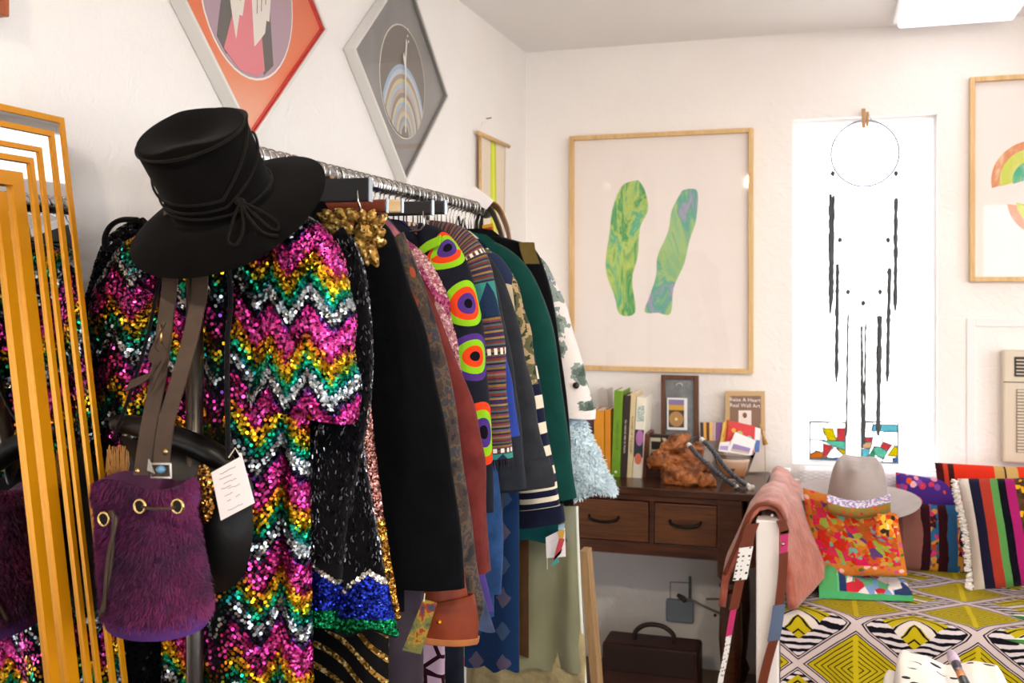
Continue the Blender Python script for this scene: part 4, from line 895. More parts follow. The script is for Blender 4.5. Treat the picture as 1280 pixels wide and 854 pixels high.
TY = 3.46; tq = [at_y(1003, 612, TY+.1), at_y(1122, 645, TY+.07), at_y(1135, 722, TY), at_y(1017, 721, TY)]
def tote(sg):
    def f(u, v):
        p = tq[3].lerp(tq[2], u).lerp(tq[0].lerp(tq[1], u), v); a, b = u*2-1, v*2-1; k = ((1-a**2)*(1-min(1, b+.0)**2 if b > 0 else 1-b**6*.9)*(1-a**2)**.2)
        k = max(0, k)**.45; sl = NZ.noise(Vector((u*3, v*3, sg)))*.008
        return p+Vector((0, -sg*(.042*k+sl*k)+.03, 0))
    return f
TT = T('tote_bag', 'orange tote bag covered in bright floral embroidery with a folded-down top', 'bag', (tq[3]+tq[2])/2)
TT.part('body', MB().grid(tote(1), 30, 26).grid(tote(-1), 16, 16), M_emb, smooth=True)
def flap(u, v):
    x0, y0 = lerp(1034, 1112, u), 622+8*math.sin(u*PI)
    p = at_y(x0, y0, 3.52); a = lerp(-2.2, 1.2, v); return p+Vector((0, -.03-.028*math.cos(a), .028*math.sin(a)-.01))
mfl = Mt('tote_flap', .9); Uf = mfl.xyz('UV'); vv = mfl.vor(8, mfl.coord('UV')); fc = mfl.mix((mfl.vor(6, mfl.vec(Uf[0]*2, Uf[1])) < .36), '#8a7a3a', mfl.ramp(mfl.red(mfl.vor(6, mfl.vec(Uf[0]*2, Uf[1]), out='Color')), [(0, '#d84a2a'), (.4, '#c82050'), (.7, '#c06c22')]))
fc = mfl.mix(Uf[1] > .72, fc, mfl.mix(mfl.noise(20, mfl.coord('UV')) < .5, '#e4dbe2', '#8f7cb0'))
TT.part('folded_top', MB().grid(flap, 30, 10), fabric('tote_flap', None, m=mfl, color=fc), smooth=True, solid=.006)
ga, gb2 = at_y(1094, 668, 3.44), at_y(1120, 642, 3.46)
mg = Mt('tag_print', .8); gcol = mg.ramp(mg.red(mg.vor(5, mg.coord('UV'), out='Color')), [(0, '#e8b83c'), (.3, '#e0782c'), (.5, '#f0dca8'), (.65, '#c83a2a'), (.8, '#3a2a24')])
TT.part('hanging_tag', MB().grid(lambda u, v: (lerp(ga.x, gb2.x, u)+.006*v, ga.y-.014+.012*v, lerp(ga.z, gb2.z, v)-.004*u), 6, 6), fabric('tag_print', None, m=mg, color=gcol), smooth=True, solid=.004)
# coral leather bag draped over the arm, with strap
mc_ = Mt('coral_suede', .85, 0, .25); nn = mc_.noise(14, det=6); mc_.col(mc_.ramp(nn, [(.3, '#8a3f2e'), (.5, '#a85a46'), (.7, '#b97060')], 'LINEAR')); mc_.bump(mc_.noise(60, det=4)+mc_.noise(8, det=3)*3.0, .45, .008); mc_.set('Sheen Weight', .3)
ax = (pa.x+pb.x)/2
prof_f = [(-.135, .58), (-.125, .66), (-.085, .76), (-.055, .838), (-.03, .872), (0, .88), (.03, .87), (.052, .83), (.08, .74), (.11, .65), (.125, .59)]
def drape(u, v):
    k = u*(len(prof_f)-1); i = min(int(k), len(prof_f)-2); f = k-i; x = lerp(prof_f[i][0], prof_f[i+1][0], f); z = lerp(prof_f[i][1], prof_f[i+1][1], f)
    y = lerp(PY+.03, 3.8, v); x = x*(lerp(.55, 1.25, min(1, v*2.2)) if z < .84 and x > 0 else (.35 if y > 3.6 and x < 0 else lerp(1, .35, max(0, (y-3.45)/.15)) if x < 0 and y > 3.45 else 1)); e = math.sin(v*PI)*.012; dz = .04*(1-abs(u-.5)*2)*0
    low = max(0, abs(u-.5)-.22)*2
    return (ax+x*(1+.1*math.sin(v*5)*low), y, z+.006*math.sin(v*7)-low*.03*math.cos(v*6)+.004*NZ.noise(Vector((u*6, v*6, 1))))
CB = T('shoulder_bag', 'coral suede shoulder bag slung over the white daybed arm', 'bag', (ax, 3.4, .56))
CB.part('body', MB().grid(drape, 40, 24), mc_.mat, smooth=True, solid=.022)
M_strapb = plain('brown_strap_leather', '#6d2f18', .5, var=.15, sc=20)
M_pink = plain('pink_strap', '#c02a6a', .6); M_bluegrey = plain('slate_strap', '#5a6a88', .6)
md = Mt('spotted_strap', .6); U = md.xyz('UV'); dv_ = md.vor(1.0, md.vec(U[0]*2.6, U[1]*75), rnd=.35); md.col(md.mix(dv_ < .26, '#f2efec', '#181418'))
SYp = PY-.016
def seg(pts, wpx, mat, nm='strap_section', y=SYp):
    P = spline([at_y(a, b, y) for a, b in pts], 14); hw_ = wpx*3.06/1280/2; CB.part(nm, MB().strap(P, (hw_, .0, .004), .0022), mat, smooth=False)
seg([(941, 655), (936, 668), (933, 684)], 16, M_strapb); seg([(933, 684), (929, 704), (925, 725)], 17, md.mat, 'spotted_section')
seg([(925, 725), (920, 748), (917, 762)], 12, M_strapb); seg([(917, 762), (914, 778), (911, 795)], 8, M_pink, 'pink_section'); seg([(911, 795), (908, 815), (904, 835), (901, 850), (898, 880)], 7, md.mat, 'spotted_section')
seg([(976, 650), (980, 662), (980.5, 668)], 11, M_strapb); seg([(980.5, 664), (980.5, 678), (979.5, 691)], 9, M_pink, 'pink_section'); seg([(979.5, 691), (978, 720), (974, 756)], 11, M_strapb)
seg([(974, 756), (971, 778), (967, 801)], 15, M_bluegrey, 'slate_section'); seg([(967, 801), (960, 825), (954, 850), (948, 880)], 12, M_strapb)
CB.part('trim', MB().tube(spline([Vector((ax+x*1.02, PY+.027, z+.004)) for x, z in prof_f[1:8]], 40), .006, 8), M_strapb, smooth=True)
for a, b in ((965, 645), (979, 680)): CB.part('stud', MB().lathe([(0, -.004), (.005, -.003), (.006, 0), (0, .004)], 10, at_y(a, b, PY+.0 if a < 970 else SYp-.004), Matrix.Rotation(PI/2, 3, 'X')), plain('bright_stud', '#e8e4de', .2, 1), smooth=True)
# folded patchwork scarf
ms = Mt('patchwork_knit', .95, 0, .2); U = ms.xyz('UV'); sc_ = ms.vec(U[0]*5.2, U[1]*2.2+ms.flo(U[0]*5)*.37)
c = ms.ramp(ms.red(ms.vor(1.5, sc_, out='Color')), [(0, '#c8283a'), (.2, '#5fb07c'), (.42, '#f0e6e4'), (.6, '#c83a48'), (.72, '#7a9ac8'), (.84, '#243a6a'), (.92, '#e8d8d8')]); c = ms.mix(U[0] < .2, c, '#4f9a5c'); c = ms.mix(ms.op('MULTIPLY', U[0] > .22, U[0] < .3), c, '#24345e'); c = ms.mix(U[1] > .93, c, '#48a064')
M_patch = fabric('patchwork_knit', None, m=ms, color=c, bump=.8, weave=220)
SZ = MZ+.022
sA = at_z(1024, 748, SZ); sB = at_z(1142, 752, SZ); sC = at_z(1128, 727, SZ); sD = at_z(1022, 726, SZ)
def scarf(u, v):
    p = sD.lerp(sC, u).lerp(sA.lerp(sB, u), v); h = .045*math.sin(PI*min(1, v*1.05+.0))**.6*(1-.75*u)+.01; h += .028*math.exp(-((u-.12)/.13)**2)*math.sin(PI*v)+.006*NZ.noise(Vector((u*7, v*4, 2)))
    return p+Vector((0, 0, h*(1 if 0 < v < 1 else 0)))
solo('patchwork_scarf', 'small folded patchwork knit scarf in green, red and white on the bedspread', 'scarf', MB().grid(scarf, 44, 16).grid(lambda u, v: tuple(Vector(scarf(u, 0)).lerp(Vector(scarf(u, 1)), v)), 10, 2), M_patch, (sA+sC)/2, smooth=True)
# grey felt hat leaning against the back
M_felt = fabric('grey_felt', '#a89c98', .9, .3, var=.05, weave=700, bump=.15); M_band = plain('felt_edge', '#8f8480', .8)
vd = Vector(ray(1072, 620)).normalized(); rr = Vector((vd.y, -vd.x, 0)).normalized(); upv = rr.cross(vd).normalized()
tl = math.radians(24); ro = math.radians(3); Zh = (upv*math.cos(tl)-vd*math.sin(tl)); Zh = (Zh*math.cos(ro)+rr*math.sin(ro)).normalized(); Xh = (rr-Zh*rr.dot(Zh)).normalized(); Yh = Zh.cross(Xh)
def dent1(x, y, z, t, rx, ry, h):
    f = max(0, (t-.35)/.65); g = f*f
    pin = max(0, -y/ry-.1); x2 = x*(1-.26*g*pin)*(1-.12*max(0, (t-.6)/.4)**2)
    crease = math.exp(-((x/rx)/.35)**2)*.014*(t > .97); x = x*(1-.16*max(0, (t-.6)/.4)**2); y = y*(1-.14*max(0, (t-.6)/.4)**2); z = z-.02*max(0, (t-.9)/.1)*0; side = math.exp(-(((abs(x)/rx)-.55)/.25)**2)*.04*g*max(0, (-y/ry+.35))
    return z-crease-side-.02*g*max(0, y/ry), x2, y
Ph = at_y(1071, 630, 3.75)
GH = T('felt_hat', 'wide-brimmed grey felt hat with a pinched crown resting behind the embroidered tote', 'hat', Ph)
GH.part('felt', hat_mesh(Ph, Xh, Yh, Zh, .1, .115, .17, lambda a: .108-.055*max(0, -math.sin(a))**2, lambda a, t: .02*t*abs(math.cos(a))-.035*t*t*max(0, math.sin(a))+.015*t*t, dent1, taper=.78), M_felt, smooth=True, sub=1)
# ------------------------------------------------------------------ table in front with white cloth bundle, brush, plant
TZ = .78; TB = T('table', 'small wooden table standing in front of the daybed, below the white bundle', 'table', (.5, 1.5, 0)); M_tab = wood('pale_table_wood', '#a07a50', '#c49e70', 4, .5, 0, 12)
TB.part('tabletop', MB().b2((-.02, 1.1, TZ-.03), (.95, 2.0, TZ)), M_tab, bevel=.004)
for x in (.03, .9):
    for y in (1.15, 1.95): TB.part('leg', MB().b2((x-.025, y-.025, 0), (x+.025, y+.025, TZ-.03)), M_tab, bevel=.003)
mw = Mt('white_printed_cloth', .9, 0, .2); pr_ = (mw.vor(26, mw.coord('Object')) < .26); pr_ = mw.op('MULTIPLY', pr_, mw.noise(9) > .42); M_white = fabric('white_printed_cloth', None, m=mw, color=mw.mix(pr_, '#efe8e4', '#1c1a22'), bump=.2, weave=300)
WBd = T('cloth_bundle', 'folded white cloth bundle with a black print on the table in front', 'cloth', (.19, 1.9, TZ))
def roll(pts, y0, y1, r0, r1):
    """soft fold of cloth: closed oval section swept along px line on plane depth"""
    return MB().tube(pts, 0.03)
def fold(x0, x1, yf, yb, zt, seed, lipx=0.0):
    def f(u, v):
        a = 2*PI*v; x = lerp(x0, x1, u); e = min(1, (1-abs(2*u-1))*6)**.5; cy_, cz_ = (yf+yb)/2, (TZ+zt(u))/2; hy = (yb-yf)/2; hz_ = (zt(u)-TZ)/2
        sx = math.copysign(abs(math.cos(a))**.6, math.cos(a)); sz = math.copysign(abs(math.sin(a))**.7, math.sin(a))
        return (x+.01*math.sin(a*2+seed), cy_+hy*sx*e*(1+.05*math.sin(u*9+seed)), cz_+hz_*sz*(.35+.65*e)+.004*NZ.noise(Vector((u*5, v*6, seed))))
    return MB().grid(f, 40, 28)
tx = lambda px, py: at_y(px, py, 1.9)
xa, xb = tx(1112, 815).x, tx(1262, 830).x
zt1 = lambda u: tab(u, [(0, tx(1112, 815).z-.006), (.08, tx(1118, 811).z), (.3, tx(1150, 818).z), (.45, tx(1180, 829).z), (.7, tx(1215, 830).z), (.9, tx(1250, 834).z), (1, tx(1262, 850).z)])
WBd.part('upper_fold', fold(xa, xb, 1.5, 1.98, zt1, 1), M_white, smooth=True)
xa2 = tx(1099, 835).x
WBd.part('lower_fold', fold(xa2, xb-.03, 1.45, 1.94, lambda u: tab(u, [(0, tx(1099, 838).z), (.1, tx(1105, 829).z), (.3, tx(1130, 838).z), (1, TZ+.03)]), 2), M_white, smooth=True)
WBd.part('inner_fold', fold(tx(1094, 850).x, xb-.1, 1.4, 1.9, lambda u: tab(u, [(0, tx(1094, 850).z), (.15, tx(1100, 846).z), (1, TZ+.02)]), 4), M_white, smooth=True)
br0, br1 = at_y(1187, 813, 1.8), at_y(1212, 868, 1.7); ax_ = (br1-br0); L_ = ax_.length
MK = T('makeup_brush', 'brush with lavender bristles, copper band and dark green handle lying on the white bundle', 'brush', br1)
pt = lambda s: br0+ax_*s
MK.part('bristles', MB().tube([pt(0), pt(.05), pt(.14), pt(.26), pt(.36)], [.001, .0055, .0085, .009, .0068], 14), plain('lavender_bristle', '#b9a6be', .8, var=.2, sc=200), smooth=True)
MK.part('ferrule', MB().tube([pt(.3), pt(.4), pt(.52)], [.0078, .0072, .006], 14), plain('grey_ferrule', '#6a6470', .35, .7), smooth=True)
MK.part('copper_band', MB().tube([pt(.52), pt(.66)], [.0066, .0066], 14), plain('copper_band', '#d08a5a', .35, .4), smooth=True)
MK.part('handle', MB().tube([pt(.66), pt(.9), pt(1.6), pt(1.7)], [.0072, .008, .006, .002], 14), plain('dark_green_handle', '#1c2c2a', .35), smooth=True)
# potted plant whose leaf tips reach into the picture
PP = T('potted_plant', 'potted plant with green leaves edged white at the end of the front table', 'plant', (.86, 1.72, TZ))
PP.part('pot', MB().lathe([(0, 0), (.045, 0), (.06, .09), (.062, .1), (.054, .1), (.05, .085), (0, .08)], 24, (.86, 1.72, TZ)), plain('terracotta', '#a85a38', .8), smooth=True)
M_lf = Mt('leaf_green', .5); U = M_lf.xyz('UV'); M_lf.col(M_lf.mix(U[0] > .72, '#2f6a2c', '#dfe8da')); M_lf = M_lf.mat
tips = [at_y(1254, 799, 1.95), at_y(1260, 769, 2.05)]
for i in range(8):
    b_ = Vector((.86, 1.72, TZ+.08)); tip = tips[i] if i < 2 else b_+Vector((.2*math.cos(i*.9-.6), .16*math.sin(i*.9-.6)-.02, .12+.03*(i % 3)))
    md_ = (b_+tip)/2+Vector((0, 0, .05))
    sp_ = spline([b_, md_, tip], 14); d_ = (tip-b_).normalized(); sd = d_.cross(Vector((0, 0, 1))).normalized(); nrm = sd.cross(d_)
    PP.part('leaf', MB().grid(lambda u, v: sp_[min(14, int(round(v*14)))]+(sd*.5+nrm*.86)*((u-.5)*.05*math.sin(PI*min(.999, .12+.88*v))), 4, 14), M_lf, smooth=True, solid=.001)
# ------------------------------------------------------------------ clothes rail
XR, RZ, RA, RB = -.935, 1.75, 1.365, 2.745
M_chrome = Mt('chrome_tube', .16, 1.0); M_chrome.col('#c4c4c8'); M_chrome = M_chrome.mat
M_dkm = Mt('dark_metal_tube', .3, .9); M_dkm.col('#4a4744'); M_dkm = M_dkm.mat
RK = T('clothes_rack', 'long chrome clothes rail on dark metal posts along the left wall', 'clothes rack', (XR, (RA+RB)/2, 0))
RK.part('rail', MB().tube([(XR, RA-.03, RZ), (XR, RB, RZ)], .0155, 16), M_chrome, smooth=True)
for y in (RA+.012, RB-.02):
    RK.part('post', MB().tube([(XR-.012, y, .06), (XR-.012, y, RZ)], .0135, 16), M_dkm, smooth=True)
    yf_ = y+.02 if y < 2 else y; RK.part('foot', MB().b2((XR-.23, yf_-.02, .05), (XR+.23, yf_+.02, .075)), M_dkm, bevel=.004)
    for s in (-.2, .2): RK.part('caster', MB().lathe([(0, -.012), (.024, -.012), (.025, 0), (.024, .012), (0, .012)], 14, (XR+s, yf_, .025), Matrix.Rotation(PI/2, 3, 'Y')), M_dkm, smooth=True)
RK.part('base_bar', MB().tube([(XR-.012, RA, .1), (XR-.012, RB-.008, .1)], .011, 10), M_dkm, smooth=True)
RK.part('end_cap', MB().lathe([(0, -.004), (.02, -.004), (.022, .01), (.02, .03), (0, .03)], 16, (XR, RB-.006, RZ), Matrix.Rotation(-PI/2, 3, 'X')), plain('grey_rubber_cap', '#55534f', .5), smooth=True)
# hangers: one built, the rest copied along the rail
M_wire = Mt('hanger_steel', .2, 1.0); M_wire.col('#b9b7b4'); M_wire = M_wire.mat
M_hbar = plain('black_hanger_bar', '#16151a', .5); M_hwood = wood('hanger_wood', '#a9743c', '#cf9a5a', 10, .4, 0, 10)
def hook_mb():
    pts = [(.0186*math.cos(a), 0, .0186*math.sin(a)) for a in [lerp(PI*1.12, -PI*.42, i/14) for i in range(15)]]
    pts += [(.004, 0, -.026), (0, 0, -.035), (0, 0, -.088)]
    return MB().tube(pts, .0017, 6)
def make_hanger(label, mat):
    t = T('coat_hanger', label, 'hanger', (0, 0, 0), 'hangers on the clothes rail')
    t.part('hook', hook_mb(), M_wire, smooth=True)
    t.part('arm', MB().strap(spline([(-.15, 0, -.19), (-.085, 0, -.125), (0, 0, -.085), (.085, 0, -.125), (.15, 0, -.19)], 14), (0, .006, 0), .005), mat, bevel=.001)
    return t.o
rgh = random.Random(11)
hl = 'thin steel-hooked hanger on the crowded rail, one of many alike'
h0 = make_hanger(hl, M_hbar); NH = 44
for i in range(NH):
    y = lerp(1.5, RB-.06, i/(NH-1))+rgh.uniform(-.006, .006)
    o = h0 if i == 0 else dup(h0)
    o.location = (XR, y, RZ); o.rotation_euler = (0, 0, rgh.uniform(-.1, .1))
# clip hangers whose bars show above the clothes
M_clipend = Mt('clip_end_steel', .25, 1); M_clipend.col('#7d8286'); M_clipend = M_clipend.mat
def clip_hanger(label, Y, px, pyt, pyb, mat, th=.022, L=.23, wire=None):
    e = at_y(px, pyt, Y); e2 = at_y(px, pyb, Y); t = T('clip_hanger', label, 'hanger', (XR, Y, RZ), 'clip hangers on the clothes rail')
    b = MB().b2((e.x-L, Y-th/2, e2.z), (e.x, Y+th/2, e.z)); t.part('bar', b, mat, bevel=.004)
    t.part('end_plate', MB().b2((e.x-.002, Y-th/2-.001, e2.z-.001), (e.x+.001, Y+th/2+.002, e.z+.002)), M_clipend, bevel=.001)
    hk = hook_mb(); hk.v = [(x+XR, y+Y, z+RZ) for x, y, z in hk.v]; t.part('hook', hk, M_wire, smooth=True)
    if wire: t.part('clip_wire', MB().tube([at_y(a, b, Y-th/2-.003) for a, b in wire], .0022, 6), M_wire, smooth=True)
clip_hanger('deep black padded clip hanger bar by the hat brim with a steel end plate', 1.66, 463, 222, 252, plain('black_velvet_bar', '#0c0e16', .8),   .012, .27, [(447, 238), (448, 252), (451, 263)])
clip_hanger('red-brown wooden clip hanger bar tucked under the black padded one', 1.77, 484, 249, 266, wood('red_hanger_wood', '#5a2414', '#84402a', 9, .35, 0, 10), .008, .2)
clip_hanger('pale beech clip hanger bar beside the red-brown one', 1.83, 503, 249, 266, wood('beech', '#c9ab80', '#e2cba6', 9, .4, 0, 10), .008, .1)
clip_hanger('black clip hanger bar with a long J-shaped wire', 1.94, 541, 251, 269, M_hbar, .01, .2, [(529, 264), (530, 282), (526, 287), (512, 290)])
clip_hanger('short black clip hanger bar farthest along the rail', 2.03, 557, 251, 268, M_hbar, .01, .12)
# ------------------------------------------------------------------ garment builder
def sleeve_fn(edge, a0, a1, b, yo, side=1, n=26, wr=.1, seed=0, top=.25):
    E = spline(edge, n)
    for p in E: p.y += yo
    N = []
    for i in range(n+1):
        t = (E[min(i+1, n)]-E[max(i-1, 0)]); t.y = 0; t.normalize()
        N.append(Vector((t.z, 0, -t.x))*side if (Vector((t.z, 0, -t.x))*side).x*side < 0 else -Vector((t.z, 0, -t.x))*side)
    ls = [0]
    for i in range(1, n+1): ls.append(ls[-1]+(E[i]-E[i-1]).length)
    def f(u, v):
        k = min(v, 1)*n; i = min(int(k), n-1); q = k-i; p = E[i].lerp(E[i+1], q); nn = N[i].lerp(N[i+1], q)
        a = lerp(a0, a1, v); g = top+(1-top)*min(1, v*5)**.6; bb = b*g*(.8+.2*v)
        an = 2*PI*u; w = 1+wr*math.sin(v*9+seed+2*math.sin(an))*.5+wr*.8*NZ.noise(Vector((u*4, v*7, seed)))
        sy = math.sin(an); sy = math.copysign(abs(sy)**.8, sy)
        fold = wr*.12*math.sin(an*3+seed+v*3)+wr*(.9*NZ.noise(Vector((math.cos(an)*1.6+seed, math.sin(an)*1.6, v*5)))+.45*math.sin(v*26+3.2*math.sin(an+seed))*math.exp(-((v-.55)/.22)**2)+.35*math.sin(an*5+v*4+seed)*v); w += fold*.6
        return p+nn*a*g*(1-math.cos(an)*(-1)) * 0 + nn*(a*g+math.cos(an)*a*g*(1+fold)) + Vector((0, 1, 0))*bb*sy*w
    return f, ls[-1]
def add_sleeve(t, edge, a0, a1, b, mat, yo=0, side=1, seed=0, nm='sleeve', wr=.1, top=.25, n=30):
    f, L = sleeve_fn(edge, a0, a1, b, yo, side, wr=wr, seed=seed, top=top)
    per = PI*(a0+a1)/2+2*b
    mb = MB().grid(f, 28, n, lambda u, v: (u*per, v*L), wrap=True)
    c = sum((Vector(f(k/8, 1)) for k in range(8)), Vector())/8; c0 = sum((Vector(f(k/8, 0)) for k in range(8)), Vector())/8
    inn = lambda u, v: Vector(f(u, 1)).lerp(c, .12+.3*v)+Vector((0, 0, .05*v))
    mb.grid(inn, 28, 3, lambda u, v: (u*per, L), wrap=True)
    top_ = lambda u, v: Vector(f(u, 0)).lerp(c0, v)
    mb.grid(top_, 28, 1, lambda u, v: (u*per, 0), wrap=True)
    return t.part(nm, mb, mat, smooth=True), f, L
def torso_fn(Y, W, th, ztop, drop, hem, cx=XR, nf=5, amp=.25, seed=0, flare=0.0, neck=.06, hemtilt=0.0, shift=0.0):
    def f(u, v):
        an = 2*PI*u; ca, sa = math.cos(an), math.sin(an)
        xx = math.copysign(abs(ca)**.75, ca); yy = math.copysign(abs(sa)**.9, sa)
        w = W*(1+flare*v**1.5); x = xx*w*lerp(.99, 1, min(1, v*4))
        sh = ztop-drop*(max(0, abs(xx)-neck/W)/(1-neck/W))**1.35
        z = lerp(sh, hem+hemtilt*xx, v**.97); T_ = th*(.22+.78*min(1, v*6)**.6)
        y = yy*T_*(1+amp*math.sin(nf*an+seed+2.2*v)*min(1, v*2.5)+.25*NZ.noise(Vector((xx*3, v*3.3, seed))))
        return Vector((cx+x+shift*v**1.5, Y+y, z+.006*math.sin(xx*14+seed)*v))
    return f
def torso(t, f, mat, Y, ztop, nu=56, nv=34, nm='body', part=True):
    cx = f(.25, .5).x
    mb = MB(); uv = lambda u, v: ((f(u, v).x-XR)+(0 if u < .5 else 2.0), ztop-f(u, v).z)
    mb.grid(f, nu, nv, uv, wrap=True)
    def btm(u, v): p = Vector(f(u, 1)); return p.lerp(Vector((cx, Y, p.z+.03)), v*.8)
    mb.grid(btm, nu, 2, lambda u, v: (f(u, 1).x-XR, 1), wrap=True)
    return t.part(nm, mb, mat, smooth=True)
GR = 'clothes on the rail'
def garment(name, label, cat, Y, mat, edge=None, sw=(.03, .055), b=.022, W=.215, th=.026, hem=.6, ztop=None, drop=.17, seed=0, yo=0, smat=None, left=True, wr=.1, nf=5, amp=.25, flare=0.0, cx=XR, top=.25, hemtilt=0.0, shift=0.0):
    ztop = ztop or RZ-.075
    t = T(name, label, cat, (XR, Y, RZ), GR); t.Y = Y
    t.f = torso_fn(Y, W, th, ztop, drop, hem, cx, nf, amp, seed, flare, hemtilt=hemtilt, shift=shift); torso(t, t.f, mat, Y, ztop)
    if edge:
        E = [at_y(x, y, Y) for x, y in edge]; E = [Vector(p) for p in E]
        t.sl, t.sf, t.sL = add_sleeve(t, E, sw[0], sw[1], b, smat or mat, yo, 1, seed, wr=wr, top=top)
        if left:
            EL = [Vector((max(2*cx-p.x, -1.215), p.y, p.z)) for p in E]
            add_sleeve(t, EL, sw[0]*.8, sw[1]*.8, b*.8, smat or mat, yo, -1, seed+2, wr=wr, n=16)
    return t
# ---- fabrics
FB = lambda n, c, **k: fabric(n, c, **k)
def velvet(name, c, sh=.8):
    m = Mt(name, .85, 0, .2); return fabric(name, c, .85, sh*.5, var=.25, m=m, weave=400, bump=.2)
M_blackvel = velvet('black_velvet', '#08080b', .25)
M_rose = velvet('dusty_rose_velvet', '#652a27', .4)
mt = Mt('tapestry', .9, 0, .2); tv = mt.vor(16, mt.coord('UV')); tn = mt.noise(26, mt.coord('UV'), det=6)
tc = mt.ramp(tn, [(0, '#2c2a2e'), (.42, '#443a34'), (.5, '#5a4a3c'), (.55, '#3a3c42'), (.62, '#6a4436'), (.68, '#4a4038')]); tc = mt.mix(tv < .13, tc, '#a04a34'); tc = mt.mix(mt.noise(5, mt.coord('UV')) > .6, tc, '#8a6a60')
M_tap = fabric('tapestry', None, m=mt, color=tc)
mbo = Mt('pink_boucle', .95, 0, .2); bn = mbo.noise(7, mbo.coord('UV')); bc = mbo.ramp(bn, [(0, '#c98a94'), (.45, '#b8707e'), (.56, '#a8306a'), (.63, '#d8a4a8')], 'LINEAR')
M_boucle = fabric('pink_boucle', None, m=mbo, color=bc, bump=1.0, weave=150, sheen=.5)
def target_mat(spots, base='#16161e', W=1.0):
    m = Mt('bullseye_cloth', .9, 0, .2); U = m.xyz('UV'); c = m.ramp(m.noise(9, m.coord('UV')), [(.3, '#12121a'), (.7, '#20222e')], 'LINEAR')
    for (cu, cv, R, cols, split) in spots:
        dx = U[0]-cu; dy = (U[1]-cv)*1.0; d = m.ln(dx, dy)/R
        st = m.ramp(d, [(0, cols[0]), (.2, cols[1]), (.45, cols[2]), (.72, cols[3])])
        if split: st2 = m.ramp(d, [(0, cols[0]), (.2, cols[1]), (.45, cols[3]), (.72, cols[2])]); st = m.mix((dy+dx*.3) > .008, st, st2); 
        c = m.mix(d < 1.0, c, st)
    return fabric('bullseye_cloth', None, m=m, color=c, sheen=.1, spec=.1)
me2 = Mt('woven_stripe', .95, 0, .2); U = me2.xyz('UV'); v = U[1]
SEQ = ['#3a2a4a', '#8a7040', '#2a3a50', '#6c302c', '#4a5a60', '#2c2c30', '#6a3a52', '#80602c', '#1e2c44', '#5a523e', '#4a2a4a', '#703a2a', '#6a6a58', '#262430', '#5a4a70', '#746030', '#30283a', '#7a3040']
SEQ = SEQ+SEQ[12::-1]; ec = me2.ramp(me2.fr(v*8.5), [(i/len(SEQ), c) for i, c in enumerate(SEQ)]); teal = me2.fr(v*3.1+.2); tri_ = me2.tri(U[0]*16)
band = me2.mix(tri_ > (me2.fr(v*3.1+.2)*5.0), '#20304a', '#3a8078'); ec = me2.mix(teal < .19, ec, band); zz_ = me2.op('MULTIPLY', me2.fr(v*5.3) < .06, me2.fr(U[0]*90) < .5); ec = me2.mix(zz_, ec, '#e0d8c8')
M_ethnic = fabric('woven_stripe', None, m=me2, color=ec, bump=.6, weave=350)
M_blue = FB('cobalt_cloth', '#2c3f8c'); M_purple = FB('purple_cloth', '#4a3a78'); M_char = FB('charcoal_wool', '#2b2d32', var=.2); M_black = FB('black_cloth', '#0c0c0f'); M_char2 = FB('dark_slate_cloth', '#2a2d34', var=.2)
mcam = Mt('camo_floral', .95, 0, .2); cn = mcam.noise(17, mcam.coord('UV'), det=4); cc = mcam.ramp(cn, [(0, '#2c3326'), (.42, '#5a5a40'), (.5, '#a8906c'), (.56, '#3a4030'), (.62, '#b87a62'), (.66, '#7a7458')])
pz = mcam.xyz('UV'); pn = mcam.red(mcam.vor(6.5, mcam.vec(pz[0]*1.3, pz[1]*.8), out='Color')); cc = mcam.mix(mcam.op('MULTIPLY', pn > .4, pn < .62), cc, '#28304a'); cc = mcam.mix(pn > .82, cc, '#c8b898')
M_camo = fabric('camo_floral', None, m=mcam, color=cc)
mst = Mt('breton_stripe', .95, 0, .2); U = mst.xyz('UV'); M_breton = fabric('breton_stripe', None, m=mst, color=mst.mix(mst.fr(U[1]*22.0) < .46, '#191c33', '#ddd2bb'))
M_navy = FB('navy_cloth', '#191c30'); M_green = FB('bottle_green', '#123e38', sheen=.35); M_teal = FB('teal_satin', '#0f4648', rough=.45)
mwd = Mt('floral_denim', .9, 0, .2); fn = mwd.noise(13, mwd.coord('UV'), det=4); big = mwd.noise(4.5, mwd.coord('UV'))
Ud = mwd.xyz('UV'); fc = mwd.mix(fn < (.585-Ud[1]*.24), '#dcd4d2', mwd.ramp(fn, [(0, '#46564e'), (.40, '#5c6a64'), (.46, '#84908a'), (.52, '#6c7684')])); M_fdenim = fabric('floral_denim', None, m=mwd, color=fc)
M_fuzz = FB('pale_blue_fleece', '#c2d4de', sheen=.6, bump=.8, weave=120); M_fuzzh = plain('pale_blue_pile', '#cfe0e8', .9, var=.1, sc=60)
M_sage = Mt('sage_satin', .42, 0, .35); M_sage.col(M_sage.ramp(M_sage.noise(4, det=2), [(.3, '#62624a'), (.7, '#7c7a5c')], 'LINEAR')); M_sage.set('Sheen Weight', .3); M_sage.bump(M_sage.noise(30, det=2), .3, .004); M_sage = M_sage.mat
M_cream = FB('cream_lace', '#9a8c68', bump=.8, weave=130, var=.25); M_brown = FB('brown_cord', '#3f2a17'); M_jean = FB('faded_denim', '#3c4660', var=.35, weave=300); M_denim = FB('mid_denim', '#28446e', var=.25, weave=300)
mik = Mt('ikat', .95, 0, .2); U = mik.xyz('UV'); a = mik.tri(U[0]*15.0); b_ = mik.fr(U[1]*13.0); dia_ = (mik.ab(b_-.5)*2.0+a*1.1+(mik.noise(40, mik.coord('UV'))-.5)*.5) < .62
